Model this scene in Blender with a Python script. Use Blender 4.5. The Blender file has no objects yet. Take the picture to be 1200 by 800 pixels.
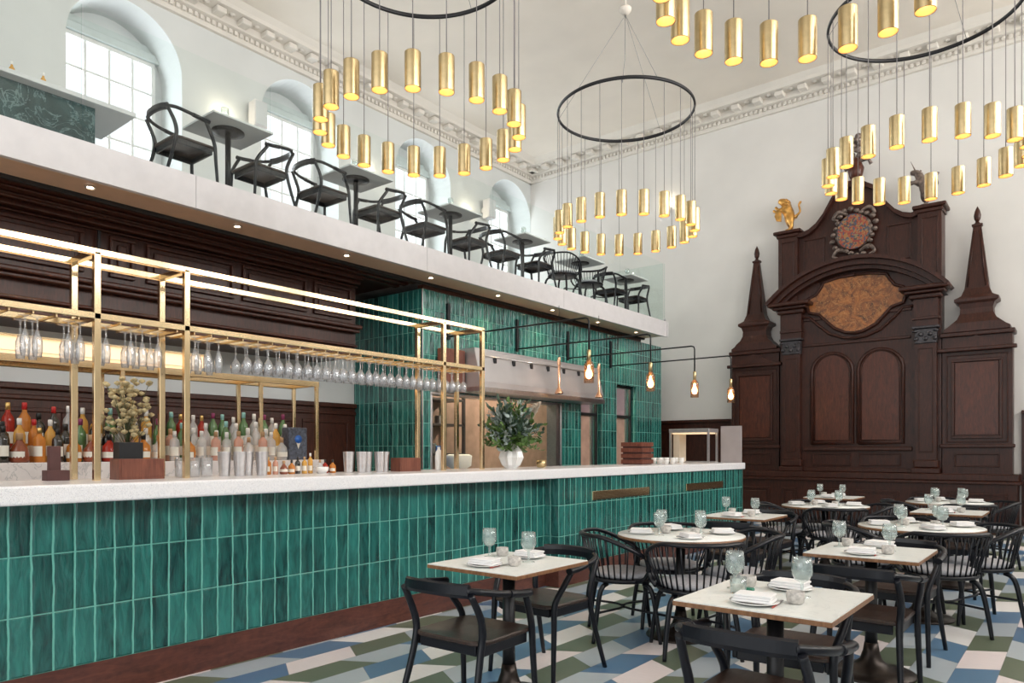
import bpy, bmesh, math, random
from math import sin, cos, pi, radians, sqrt, atan2
from mathutils import Vector, Matrix
random.seed(7)
SC = bpy.context.scene
COL = SC.collection

# ------------------------------------------------------------------ nodes
def mat(name):
    m = bpy.data.materials.new(name); m.use_nodes = True
    nt = m.node_tree
    return m, nt, nt.nodes['Principled BSDF']

class N:
    def __init__(s, nt): s.nt = nt
    def new(s, t, **k):
        n = s.nt.nodes.new(t)
        for a, b in k.items(): setattr(n, a, b)
        return n
    def put(s, sock, v):
        if hasattr(v, 'is_output') or hasattr(v, 'links'): s.nt.links.new(v, sock)
        else: sock.default_value = v
    def m(s, op, a, b=None, c=None):
        n = s.new('ShaderNodeMath', operation=op)
        s.put(n.inputs[0], a)
        if b is not None: s.put(n.inputs[1], b)
        if c is not None: s.put(n.inputs[2], c)
        return n.outputs[0]
    def xyz(s):
        t = s.new('ShaderNodeTexCoord'); x = s.new('ShaderNodeSeparateXYZ')
        s.nt.links.new(t.outputs['Object'], x.inputs[0]); return x.outputs
    def comb(s, x, y, z):
        n = s.new('ShaderNodeCombineXYZ'); s.put(n.inputs[0], x); s.put(n.inputs[1], y); s.put(n.inputs[2], z)
        return n.outputs[0]
    def noise(s, vec, scale, detail=3, rough=.5, dist=0):
        n = s.new('ShaderNodeTexNoise'); n.inputs['Scale'].default_value = scale
        n.inputs['Detail'].default_value = detail; n.inputs['Roughness'].default_value = rough
        n.inputs['Distortion'].default_value = dist
        if vec is not None: s.nt.links.new(vec, n.inputs['Vector'])
        return n.outputs['Fac']
    def obj(s):
        return s.new('ShaderNodeTexCoord').outputs['Object']
    def mapped(s, sc):
        mp = s.new('ShaderNodeMapping'); mp.inputs['Scale'].default_value = sc
        s.nt.links.new(s.obj(), mp.inputs['Vector']); return mp.outputs[0]
    def ramp(s, fac, stops, interp='LINEAR'):
        r = s.new('ShaderNodeValToRGB'); cr = r.color_ramp; cr.interpolation = interp
        while len(cr.elements) < len(stops): cr.elements.new(.5)
        for e, (p, c) in zip(cr.elements, stops): e.position = p; e.color = (*c, 1)
        s.put(r.inputs[0], fac); return r.outputs[0]
    def mix(s, f, a, b):
        n = s.new('ShaderNodeMix', data_type='RGBA')
        s.put(n.inputs[0], f)
        for i, v in ((6, a), (7, b)):
            if isinstance(v, tuple): n.inputs[i].default_value = (*v[:3], 1)
            else: s.nt.links.new(v, n.inputs[i])
        return n.outputs[2]
    def bump(s, h, bs, strength=.3, dist=.01):
        b = s.new('ShaderNodeBump'); b.inputs['Strength'].default_value = strength
        b.inputs['Distance'].default_value = dist
        s.nt.links.new(h, b.inputs['Height']); s.nt.links.new(b.outputs[0], bs.inputs['Normal'])

def simple(name, col, rough=.5, metal=0., coat=0., var=0., vs=8., bump=0., spec=None, emit=None, es=0., bs_=40.):
    m, nt, b = mat(name); n = N(nt)
    b.inputs['Roughness'].default_value = rough; b.inputs['Metallic'].default_value = metal
    b.inputs['Coat Weight'].default_value = coat
    if spec is not None: b.inputs['Specular IOR Level'].default_value = spec
    f = n.noise(n.obj(), vs, 3)
    v = max(var, .04)
    c0 = tuple(max(0, x*(1-v)) for x in col); c1 = tuple(min(1, x*(1+v)) for x in col)
    nt.links.new(n.ramp(f, [(.3, c0), (.7, c1)]), b.inputs['Base Color'])
    if bump: n.bump(n.noise(n.obj(), bs_, 3), b, bump, .004)
    if emit: b.inputs['Emission Color'].default_value = (*emit, 1); b.inputs['Emission Strength'].default_value = es
    return m

def thin_glass(name, tint=(1, 1, 1), rough=.02, refl=1.0, body=0.0, bodycol=(.9, .95, .95)):
    m = bpy.data.materials.new(name); m.use_nodes = True; nt = m.node_tree; n = N(nt)
    for x in list(nt.nodes): nt.nodes.remove(x)
    out = n.new('ShaderNodeOutputMaterial'); tr = n.new('ShaderNodeBsdfTransparent'); tr.inputs[0].default_value = (*tint, 1)
    gl = n.new('ShaderNodeBsdfGlossy'); gl.inputs['Roughness'].default_value = rough
    geo = n.new('ShaderNodeNewGeometry'); dt = n.new('ShaderNodeVectorMath', operation='DOT_PRODUCT')
    nt.links.new(geo.outputs['Normal'], dt.inputs[0]); nt.links.new(geo.outputs['Incoming'], dt.inputs[1])
    sch = n.m('ADD', .04, n.m('MULTIPLY', .96, n.m('POWER', n.m('SUBTRACT', 1, n.m('ABSOLUTE', dt.outputs['Value'])), 5)))
    mx = n.new('ShaderNodeMixShader'); nt.links.new(n.m('MINIMUM', n.m('MULTIPLY', sch, refl), 1.), mx.inputs[0])
    nt.links.new(tr.outputs[0], mx.inputs[1]); nt.links.new(gl.outputs[0], mx.inputs[2])
    last = mx
    if body > 0:
        df = n.new('ShaderNodeBsdfDiffuse'); df.inputs[0].default_value = (*bodycol, 1)
        m2 = n.new('ShaderNodeMixShader'); m2.inputs[0].default_value = body
        nt.links.new(mx.outputs[0], m2.inputs[1]); nt.links.new(df.outputs[0], m2.inputs[2]); last = m2
    nt.links.new(last.outputs[0], out.inputs[0]); return m

def tile_mat(name, dark, light, grout, z0=.197, tw=.1015, thh=.308):
    m, nt, b = mat(name); n = N(nt); x, y, z = n.xyz()
    u = n.m('DIVIDE', n.m('ADD', n.m('ADD', x, y), 50), tw); v = n.m('DIVIDE', n.m('ADD', n.m('SUBTRACT', z, z0), thh*10), thh)
    wob = n.m('MULTIPLY', n.m('SUBTRACT', n.noise(n.obj(), 9, 2), .5), .13)
    uw = n.m('ADD', u, wob)
    fu, fv = n.m('FRACT', uw), n.m('FRACT', v)
    eu = n.m('MULTIPLY', n.m('MINIMUM', fu, n.m('SUBTRACT', 1, fu)), tw)
    ev = n.m('MULTIPLY', n.m('MINIMUM', fv, n.m('SUBTRACT', 1, fv)), thh)
    e = n.m('MINIMUM', n.m('MULTIPLY', eu, 1.0), n.m('MULTIPLY', ev, 1.6))
    g = n.m('LESS_THAN', e, .0052)
    wn = n.new('ShaderNodeTexWhiteNoise', noise_dimensions='2D')
    nt.links.new(n.comb(n.m('FLOOR', uw), n.m('FLOOR', v), 0), wn.inputs['Vector'])
    wav = n.noise(n.mapped((22, 22, 5)), 1, 3, .6, .6)
    fac = n.m('ADD', n.m('MULTIPLY', wn.outputs['Value'], .3), n.m('MULTIPLY', wav, .75))
    col = n.ramp(fac, [(.28, dark), (.75, light)])
    nt.links.new(n.mix(g, col, grout), b.inputs['Base Color'])
    nt.links.new(n.m('ADD', n.m('MULTIPLY', g, .35), .10), b.inputs['Roughness'])
    b.inputs['Coat Weight'].default_value = .4; b.inputs['Coat Roughness'].default_value = .08
    edge = n.m('MINIMUM', n.m('DIVIDE', e, .016), 1.0)
    h = n.m('ADD', n.m('MULTIPLY', edge, .7), n.m('MULTIPLY', wav, 2.2))
    n.bump(h, b, .8, .012); return m

def wood_mat(name, dark, light, rough=.32, scale=(3, 3, .6), coat=.3):
    m, nt, b = mat(name); n = N(nt)
    f = n.noise(n.mapped(scale), 9, 5, .6, 1.2); f2 = n.noise(n.mapped((scale[0]*9, scale[1]*9, scale[2]*2)), 5, 3)
    nt.links.new(n.ramp(n.m('ADD', n.m('MULTIPLY', f, .75), n.m('MULTIPLY', f2, .25)), [(.32, dark), (.7, light)]), b.inputs['Base Color'])
    b.inputs['Roughness'].default_value = rough; b.inputs['Coat Weight'].default_value = coat
    b.inputs['Coat Roughness'].default_value = .2; b.inputs['Specular IOR Level'].default_value = .3
    n.bump(f2, b, .08, .004); return m

def floor_mat():
    m, nt, b = mat('marmoleum_floor'); n = N(nt); x, y, z = n.xyz()
    w = .2235; L = .51
    t = n.m('DIVIDE', n.m('ADD', x, .857), w)
    mm = n.m('FLOOR', t); fx = n.m('SUBTRACT', t, mm)
    p = n.m('FLOOR', n.m('DIVIDE', mm, 2)); q = n.m('SUBTRACT', mm, n.m('MULTIPLY', p, 2))
    skew = n.m('MULTIPLY', n.m('SUBTRACT', n.m('MULTIPLY', q, 2), 1), n.m('MULTIPLY', fx, .1275))
    off = n.m('ADD', n.m('MULTIPLY', p, -1.275), n.m('MULTIPLY', q, -.765))
    yy = n.m('SUBTRACT', n.m('SUBTRACT', n.m('SUBTRACT', y, 5.476), off), skew)
    k = n.m('DIVIDE', yy, L); c = n.m('FLOOR', k)
    idx = n.m('FLOORED_MODULO', c, 4)
    wn = n.new('ShaderNodeTexWhiteNoise', noise_dimensions='2D'); nt.links.new(n.comb(mm, c, 0), wn.inputs['Vector'])
    blue = n.mix(wn.outputs['Value'], (.072, .175, .33), (.105, .22, .36))
    white = n.mix(n.m('GREATER_THAN', wn.outputs['Value'], .5), (.90, .88, .87), (.86, .77, .77))
    green = n.mix(wn.outputs['Value'], (.10, .135, .085), (.13, .165, .10))
    grey = n.mix(wn.outputs['Value'], (.40, .47, .53), (.50, .56, .60))
    c1 = n.mix(n.m('GREATER_THAN', idx, .5), blue, white)
    c2 = n.mix(n.m('GREATER_THAN', idx, 1.5), c1, green)
    c3 = n.mix(n.m('GREATER_THAN', idx, 2.5), c2, grey)
    st = n.noise(n.mapped((1, 6, 1)), 14, 3)
    c4 = n.mix(n.m('MULTIPLY', st, .22), c3, (.25, .25, .25))
    fk = n.m('FRACT', k)
    e = n.m('MINIMUM', n.m('MULTIPLY', n.m('MINIMUM', fx, n.m('SUBTRACT', 1, fx)), w), n.m('MULTIPLY', n.m('MINIMUM', fk, n.m('SUBTRACT', 1, fk)), L))
    nt.links.new(n.mix(n.m('MULTIPLY', n.m('LESS_THAN', e, .0012), .5), c4, (.08, .08, .09)), b.inputs['Base Color'])
    b.inputs['Roughness'].default_value = .30; b.inputs['Specular IOR Level'].default_value = .45
    return m

def speckle_mat(name, base, dots, rough=.2):
    m, nt, b = mat(name); n = N(nt)
    f = n.noise(n.obj(), 260, 2); f2 = n.noise(n.obj(), 120, 2)
    c = n.ramp(f, [(.36, dots), (.46, base)])
    nt.links.new(n.mix(n.m('MULTIPLY', n.m('GREATER_THAN', f2, .62), .4), c, (.62, .6, .58)), b.inputs['Base Color'])
    b.inputs['Roughness'].default_value = rough; return m

def marble_mat(name, a, c, vein=(.3, .3, .3), rough=.15, sc=3.):
    m, nt, b = mat(name); n = N(nt)
    f = n.noise(n.obj(), sc, 6, .65, 1.6); v = n.m('ABSOLUTE', n.m('SUBTRACT', n.noise(n.obj(), sc*1.3, 5, .6, 2.), .5))
    col = n.ramp(f, [(.3, a), (.7, c)])
    nt.links.new(n.mix(n.m('MULTIPLY', n.m('LESS_THAN', v, .015), .5), col, vein), b.inputs['Base Color'])
    b.inputs['Roughness'].default_value = rough; return m

def mosaic_mat(name, cols, scale, rough=.4, metal=0.):
    m, nt, b = mat(name); n = N(nt)
    v = n.new('ShaderNodeTexVoronoi'); v.inputs['Scale'].default_value = scale
    nt.links.new(n.obj(), v.inputs['Vector'])
    sp = n.new('ShaderNodeSeparateColor'); nt.links.new(v.outputs['Color'], sp.inputs[0])
    k = len(cols)
    nt.links.new(n.ramp(sp.outputs[0], [(i/k, c) for i, c in enumerate(cols)], 'CONSTANT'), b.inputs['Base Color'])
    b.inputs['Roughness'].default_value = rough; b.inputs['Metallic'].default_value = metal
    n.bump(v.outputs['Distance'], b, .4, .01); return m

def emis(name, col, s):
    m, nt, b = mat(name)
    b.inputs['Base Color'].default_value = (*col, 1); b.inputs['Emission Color'].default_value = (*col, 1)
    b.inputs['Emission Strength'].default_value = s; return m

def plaster(name, col, bump=.12):
    return simple(name, col, .85, var=.03, vs=1.2, bump=bump, bs_=25)

M = dict(
 floor=floor_mat(), white=plaster('white_plaster', (.73, .71, .68)), leftw=plaster('cool_white_plaster', (.64, .66, .65)), ceil=plaster('ceiling_plaster', (.76, .70, .62), .05),
 cornice=plaster('cornice_plaster', (.70, .66, .60), .2), greywall=plaster('pale_grey_plaster', (.60, .62, .62)),
 fascia=simple('fascia_white', (.66, .64, .65), .5), soffit=simple('soffit_reflected_tan', (.80, .56, .40), .28, .25, bump=.02),  # soffit tan is reflected wood and downlight bounce put into the base colour
 tile=tile_mat('glazed_green_tile', (.003, .036, .036), (.030, .20, .175), (.13, .43, .36)),
 wood=wood_mat('dark_mahogany', (.018, .0055, .0035), (.072, .021, .012), .36, (3, 3, .6), .06),
 woodl=wood_mat('red_mahogany', (.04, .011, .006), (.12, .032, .016), .32, (3, 3, .6), .1),
 woodk=wood_mat('kick_mahogany', (.05, .016, .012), (.13, .042, .028), .45, (3, .6, 3)),
 walnut=wood_mat('walnut', (.10, .03, .02), (.22, .075, .045), .4),
 counter=speckle_mat('white_terrazzo', (.86, .85, .86), (.60, .60, .64)),
 brass=simple('polished_brass', (.86, .66, .40), .16, 1., var=.05, vs=5, bump=.03),
 pend=simple('brushed_brass', (.54, .41, .22), .33, 1., var=.1, vs=20, bump=.05),
 black=simple('black_lacquer_wood', (.005, .006, .010), .34, coat=.05, bump=.03, spec=.35),
 blackm=simple('black_metal', (.012, .012, .014), .4, .3), seat=wood_mat('dark_stained_seat', (.020, .012, .010), (.055, .034, .026), .38, (9, .8, 3)),
 wrap=simple('charcoal_cord_wrap', (.03, .03, .035), .6, var=.4, vs=90, bump=.5), cushion=simple('pale_woven_seat', (.46, .46, .49), .8, var=.15, vs=60, bump=.3),
 top=marble_mat('pale_table_laminate', (.76, .79, .76), (.82, .83, .80), (.66, .68, .66), .3), edge=wood_mat('oak_table_edge', (.16, .07, .03), (.30, .15, .07), .45),
 iron=simple('bronzed_iron', (.035, .026, .022), .35, .7, bump=.05), china=simple('white_china', (.78, .77, .75), .2, coat=.3),
 napkin=simple('white_linen_napkin', (.80, .79, .79), .85, bump=.25), stone=simple('speckled_stoneware', (.50, .47, .44), .5, var=.3, vs=60),
 goblet=thin_glass('goblet_glass', (.93, .97, .96), .06, 2.6, .10, (.8, .88, .88)), glass=thin_glass('clear_stem_glass', (.96, .97, .98), .04, 3.2, .10, (.85, .86, .9)),
 bal=thin_glass('balustrade_glass', (.93, .97, .955), .01, .85), pane=thin_glass('window_glass', (.97, .985, 1), .02, .6),
 smoke=thin_glass('smoked_lamp_glass', (.80, .70, .62), .03, 1.5, .05, (.6, .45, .35)),
 steel=simple('brushed_steel', (.58, .57, .58), .28, 1., var=.08, vs=30, bump=.04), hood=simple('hood_steel', (.62, .60, .61), .38, .75, var=.05, vs=3),
 darkgap=simple('gap_shade_dark', (.012, .011, .011), .8), cream=emis('backlit_cream_shelf', (1., .74, .46), .62),
 bulb=emis('warm_bulb', (1., .66, .34), 7.5), glow=emis('downlight_lamp', (1., .78, .5), 22.), lampin=emis('lamp_filament', (1., .60, .25), 26.),
 sconce=emis('sconce_lamp', (1., .86, .6), 14.), framew=simple('white_window_paint', (.70, .70, .68), .5), blind=simple('pale_green_blind_box', (.52, .57, .56), .6),
 marbleg=marble_mat('dark_green_marble', (.018, .04, .042), (.05, .10, .10), (.2, .3, .3), .2, 2.2), fresco=marble_mat('gilded_marquetry', (.045, .014, .006), (.42, .14, .030), (.6, .30, .10), .35, 5.),
 arms=mosaic_mat('painted_coat_of_arms', [(.25, .04, .03), (.30, .15, .05), (.06, .07, .11), (.22, .16, .08), (.33, .08, .03), (.07, .05, .05)], 34, .5), gold=simple('gilded_carving', (.62, .33, .09), .38, .85, var=.35, vs=14, bump=.4),
 agedgold=simple('tarnished_carving', (.16, .12, .10), .5, .3, var=.7, vs=16, bump=.4), carve=simple('blackened_carving', (.05, .045, .05), .35, .3, var=.5, vs=30, bump=.5),
 leaf=simple('green_leaf', (.075, .14, .03), .45, var=.6, vs=9), leafd=simple('dark_eucalyptus_leaf', (.045, .085, .055), .5, var=.5, vs=9), leafs=simple('silver_leaf', (.30, .36, .34), .6, var=.3), pampas=simple('cream_plume', (.62, .54, .45), .9, var=.15, vs=20), blossom=simple('dried_cream_blossom', (.52, .43, .24), .8, var=.4, vs=30), stemg=simple('stem_green', (.06, .08, .03), .6),
 copper=simple('copper', (.85, .48, .30), .2, 1.), kitchen=simple('kitchen_warm_tile', (.42, .27, .21), .5, var=.15, vs=5), kdark=simple('kitchen_equipment_dark', (.06, .05, .05), .4, .3), labelp=simple('paper_label', (.72, .68, .60), .7), green=simple('green_cap', (.01, .20, .12), .35), red=simple('red_handle', (.42, .07, .05), .4), blue=simple('blue_enamel', (.03, .14, .5), .3), slate=simple('patterned_slate_box', (.07, .08, .11), .5, var=.6, vs=40), brick=simple('brick_red_box', (.07, .022, .02), .5, var=.2),
)

# ------------------------------------------------------------------ mesh builder
# room coordinates from image pixels, scaled by KS about the camera; undone by metres
KS = 1.28; DZ = -.378; U = [1., 0.]  # DZ keeps the camera height fixed in that scaling
def camera_scale(): U[:] = [KS, DZ]
def local_scale(): U[:] = [KS, 0.]
def no_scale(): U[:] = [1., 0.]
def wpt(x, y, z): return (x*KS, y*KS, z*KS+DZ)
class MB:
    def __init__(s): s.v = []; s.f = []; s.sm = []
    def add(s, vs, fs, smooth=False):
        if U[0] != 1.: vs = [(p[0]*U[0], p[1]*U[0], (p[2]*U[0]+U[1]) if (U[1] == 0 or p[2] > .001) else p[2]) for p in vs]
        o = len(s.v); s.v += [tuple(p) for p in vs]; s.f += [tuple(i+o for i in f) for f in fs]; s.sm += [smooth]*len(fs); return s
    def box(s, x0, x1, y0, y1, z0, z1, b=0.):
        if x0 > x1: x0, x1 = x1, x0
        if y0 > y1: y0, y1 = y1, y0
        if z0 > z1: z0, z1 = z1, z0
        if b > 0:
            b = min(b, (x1-x0)*.45, (y1-y0)*.45, (z1-z0)*.45)
            bm = bmesh.new(); bmesh.ops.create_cube(bm, size=1)
            for v in bm.verts: v.co = Vector(((x0+x1)/2+v.co.x*(x1-x0), (y0+y1)/2+v.co.y*(y1-y0), (z0+z1)/2+v.co.z*(z1-z0)))
            bmesh.ops.bevel(bm, geom=bm.edges[:], offset=b, segments=2, affect='EDGES', profile=.5)
            bm.verts.index_update()
            s.add([v.co[:] for v in bm.verts], [[v.index for v in f.verts] for f in bm.faces]); bm.free(); return s
        return s.add([(x0,y0,z0),(x1,y0,z0),(x1,y1,z0),(x0,y1,z0),(x0,y0,z1),(x1,y0,z1),(x1,y1,z1),(x0,y1,z1)],
              [(0,3,2,1),(4,5,6,7),(0,1,5,4),(1,2,6,5),(2,3,7,6),(3,0,4,7)])
    def tube(s, pts, r, n=10, caps=True, flat=None):
        P = [Vector(p) for p in pts]; R = r if isinstance(r, (list, tuple)) else [r]*len(P)
        vs = []; fs = []; up = None
        for i, p in enumerate(P):
            t = (P[min(i+1, len(P)-1)] - P[max(i-1, 0)]).normalized()
            if up is None: up = Vector((0,0,1)) if abs(t.z) < .9 else Vector((0,1,0))
            a = t.cross(up)
            if a.length < 1e-6: a = t.cross(Vector((1,0,0)))
            a.normalize(); b = a.cross(t).normalized(); up = b
            for k in range(n):
                w = 2*pi*k/n; fa, fb = (1, 1) if flat is None else flat
                vs.append(p + a*cos(w)*R[i]*fa + b*sin(w)*R[i]*fb)
        for i in range(len(P)-1):
            for k in range(n):
                fs.append((i*n+k, i*n+(k+1)%n, (i+1)*n+(k+1)%n, (i+1)*n+k))
        s.add(vs, fs, True)
        if caps:
            o = len(s.v)-len(vs); s.f += [tuple(o+k for k in range(n))[::-1], tuple(o+(len(P)-1)*n+k for k in range(n))]; s.sm += [False]*2
        return s
    def lathe(s, prof, n=24, c=(0,0,0), ax='z', close=False):
        vs = []; fs = []
        for (r, z) in prof:
            for k in range(n):
                w = 2*pi*k/n
                if ax == 'z': vs.append((c[0]+r*cos(w), c[1]+r*sin(w), c[2]+z))
                elif ax == 'x': vs.append((c[0]+z, c[1]+r*cos(w), c[2]+r*sin(w)))
                else: vs.append((c[0]+r*cos(w), c[1]+z, c[2]+r*sin(w)))
        m = len(prof)
        for i in range(m-1):
            for k in range(n): fs.append((i*n+k, i*n+(k+1)%n, (i+1)*n+(k+1)%n, (i+1)*n+k))
        s.add(vs, fs, True)
        o = len(s.v)-len(vs)
        if prof[0][0] > 1e-4 and not close: s.f.append(tuple(o+k for k in range(n))[::-1]); s.sm.append(False)
        if prof[-1][0] > 1e-4 and not close: s.f.append(tuple(o+(m-1)*n+k for k in range(n))); s.sm.append(False)
        return s
    def sqlathe(s, prof, cx, cy, dy=1., dmax=9.):
        vs = []; fs = []
        for (h, z) in prof:
            d = min(h*dy, dmax)
            vs += [(cx-h, cy-d, z), (cx+h, cy-d, z), (cx+h, cy+d, z), (cx-h, cy+d, z)]
        for i in range(len(prof)-1):
            for k in range(4): fs.append((i*4+k, i*4+(k+1)%4, (i+1)*4+(k+1)%4, (i+1)*4+k))
        fs += [(3,2,1,0), tuple((len(prof)-1)*4+k for k in range(4))]
        return s.add(vs, fs)
    def prism(s, poly, a0, a1, ax='y'):
        n = len(poly); f = {'y': lambda p, a: (p[0], a, p[1]), 'x': lambda p, a: (a, p[0], p[1]), 'z': lambda p, a: (p[0], p[1], a)}[ax]
        vs = [f(p, a0) for p in poly] + [f(p, a1) for p in poly]
        return s.add(vs, [tuple(range(n)), tuple(range(2*n-1, n-1, -1))] + [(i, i+n, (i+1)%n+n, (i+1)%n) for i in range(n)])
    def ring(s, c, R, r, n=64, m=8, sz=1.):
        vs = []; fs = []
        for i in range(n):
            a = 2*pi*i/n
            for k in range(m):
                w = 2*pi*k/m; q = R + r*cos(w); vs.append((c[0]+q*cos(a), c[1]+q*sin(a), c[2]+r*sz*sin(w)))
        for i in range(n):
            for k in range(m): fs.append((i*m+k, i*m+(k+1)%m, ((i+1)%n)*m+(k+1)%m, ((i+1)%n)*m+k))
        return s.add(vs, fs, True)
    def frame_y(s, x0, x1, z0, z1, y, w=.03, d=.02):
        return s.box(x0, x1, y-d, y, z0, z0+w, .006).box(x0, x1, y-d, y, z1-w, z1, .006).box(x0, x0+w, y-d, y, z0+w, z1-w, .006).box(x1-w, x1, y-d, y, z0+w, z1-w, .006)
    def frame_x(s, y0, y1, z0, z1, x, w=.03, d=.02):
        return s.box(x, x+d, y0, y1, z0, z0+w, .006).box(x, x+d, y0, y1, z1-w, z1, .006).box(x, x+d, y0, y0+w, z0+w, z1-w, .006).box(x, x+d, y1-w, y1, z0+w, z1-w, .006)
    def build(s, name, m, parent=None, loc=None):
        me = bpy.data.meshes.new(name); me.from_pydata(s.v, [], s.f); me.validate()
        bm = bmesh.new(); bm.from_mesh(me); bmesh.ops.recalc_face_normals(bm, faces=bm.faces[:]); bm.to_mesh(me); bm.free()
        if len(me.polygons) == len(s.sm): me.polygons.foreach_set('use_smooth', s.sm)
        me.materials.append(M[m] if isinstance(m, str) else m)
        o = bpy.data.objects.new(name, me); COL.objects.link(o)
        if parent: o.parent = parent
        if loc: o.location = loc
        return o

def tag(o, label=None, cat=None, group=None, kind=None):
    if label: o['label'] = label
    if cat: o['category'] = cat
    if group: o['group'] = group
    if kind: o['kind'] = kind
    return o
def thing(name, loc=(0,0,0), rz=0., label=None, cat=None, group=None):
    o = bpy.data.objects.new(name, None); o.empty_display_size = .05; COL.objects.link(o)
    o.location = loc; o.rotation_euler = (0,0,rz); return tag(o, label, cat, group)
KIDS = {}
def copytree(root, parent=None):
    c = root.copy(); COL.objects.link(c); c.parent = parent
    for ch in list(root.children): copytree(ch, c)
    return c
USED = set()
def inst(proto, loc, rz=0., label=None, group=None, scale=None):
    """first use places the prototype itself, later uses copy it with its parts"""
    if proto.name not in USED: USED.add(proto.name); o = proto
    else: o = copytree(proto)
    o.location = loc; o.rotation_euler = (0,0,rz)
    if scale: o.scale = scale
    if label: o['label'] = label
    if group: o['group'] = group
    return o
def struct(mb, name, m, label=None): return tag(mb.build(name, m), label, None, None, 'structure')

def arc(cx, cz, r, a0, a1, n=16, rz=None):
    rz = rz or r
    return [(cx+r*cos(a0+(a1-a0)*i/n), cz+rz*sin(a0+(a1-a0)*i/n)) for i in range(n+1)]

# ------------------------------------------------------------------ constants
E = 1.35; XL = -8.57; YE = 11.3; XR = 3.4; CZ = 6.95; YB = -4.0
BW = -6.54                                     # wall behind the bar
# ------------------------------------------------------------------ SETTING
camera_scale()
struct(MB().box(XL-.6, XR+.6, YB, YE+.3, -.12, 0), 'floor', 'floor', 'patterned floor of skewed blue, white, green and grey blocks')
struct(MB().box(XL-.6, XR+.6, YB, YE+.3, CZ, CZ+.2), 'ceiling', 'ceil', 'high cream plaster ceiling')
struct(MB().box(XL-.6, XR+.6, YE, YE+.3, 0, CZ), 'wall_end', 'white', 'white end wall behind the carved altarpiece')
WC = [3.66, 6.0, 8.38, 10.66]; WR = .635; SPR = 5.88; SILL = 3.72
def arched_wall(xf, xb, cs, y0, y1, ztop, zbot=0., sgn=1):
    mb = MB()
    edges = [y0]
    for c in cs: edges += [c-WR, c+WR]
    edges.append(y1)
    for i in range(0, len(edges), 2):
        mb.box(xb, xf, edges[i], edges[i+1], zbot, ztop)
    for c in cs:
        mb.box(xb, xf, c-WR, c+WR, zbot, SILL)
        pts = arc(c, SPR, WR, pi, 0, 24)
        for a, b in zip(pts[:-1], pts[1:]):
            vs = []
            for x in (xf, xb): vs += [(x, a[0], a[1]), (x, b[0], b[1]), (x, b[0], ztop), (x, a[0], ztop)]
            mb.add(vs, [(0,1,2,3), (4,7,6,5), (0,4,5,1), (3,2,6,7)])
    return mb
struct(arched_wall(XL, XL-.62, WC, YB, YE, CZ), 'wall_left', 'leftw', 'upper white wall with deep arched window recesses')
struct(arched_wall(XR, XR+.5, [1.3]+WC, YB, YE, CZ), 'wall_right', 'white')
WT = 6.16
for i, c in enumerate(WC):
    y0, y1 = c-.53, c+.53; xw = XL-.50
    f = MB()
    for z0, z1 in ((SILL, SILL+.06), (WT-.05, WT)): f.box(xw-.03, xw+.03, y0, y1, z0, z1, .006)
    for y in (y0+.02, y1-.02): f.box(xw-.03, xw+.03, y-.025, y+.025, SILL+.06, WT-.05, .006)
    for k in (1, 2, 3):
        y = y0 + (y1-y0)*k/4; f.box(xw-.018, xw+.018, y-.013, y+.013, SILL+.06, WT-.05)
    z = WT-.05; steps = [.345, .345, .345, .19, .19, .19, .19, .19, .19]
    for st in steps:
        z -= st
        if z > SILL+.1: f.box(xw-.02, xw+.02, y0+.03, y1-.03, z-.012, z+.012)
    w = struct(f, 'window_%d' % (i+1), 'framew')
    MB().box(xw-.006, xw-.002, y0+.02, y1-.02, SILL+.05, WT-.04).build('window_pane', 'pane', w)
    b = MB().box(xw-.05, xw+.07, c-WR+.02, c+WR-.02, WT, WT+.10, .01)
    b.prism([(c-WR+.02, WT+.10), (c+WR-.02, WT+.10), (c+WR-.10, WT+.19), (c-WR+.10, WT+.19)], xw-.04, xw+.03, 'x')
    b.build('blind_box', 'blind', w)
    lun = [(p[0], p[1]) for p in arc(c, SPR, WR+.01, 0, pi, 20)]
    lun = [(y, z) for y, z in lun if z > WT] ; lun = [(lun[0][0], WT)]+lun+[(lun[-1][0], WT)]
    MB().prism(lun, xw-.12, xw-.03, 'x').build('lunette_panel', 'greywall', w)
    sd = MB(); sd.box(xw-.1, xw-.02, c-WR, y0, SILL, SPR+.33).box(xw-.1, xw-.02, y1, c+WR, SILL, SPR+.33).box(XL-.6, XL+.02, c-WR, c+WR, SILL-.05, SILL)
    sd.build('window_surround', 'greywall', w)
# right hand windows: simple frames so the daylight has real windows to come through
for i, c in enumerate([1.3]+WC):
    f = MB(); xw = XR+.35
    for k in range(5): f.box(xw-.02, xw+.02, c-WR+k*WR/2-.015, c-WR+k*WR/2+.015, SILL, 6.5)
    for k in range(8): f.box(xw-.02, xw+.02, c-WR, c+WR, SILL+k*.34, SILL+k*.34+.03)
    struct(f, 'window_%d' % (i+5), 'framew')

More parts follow.
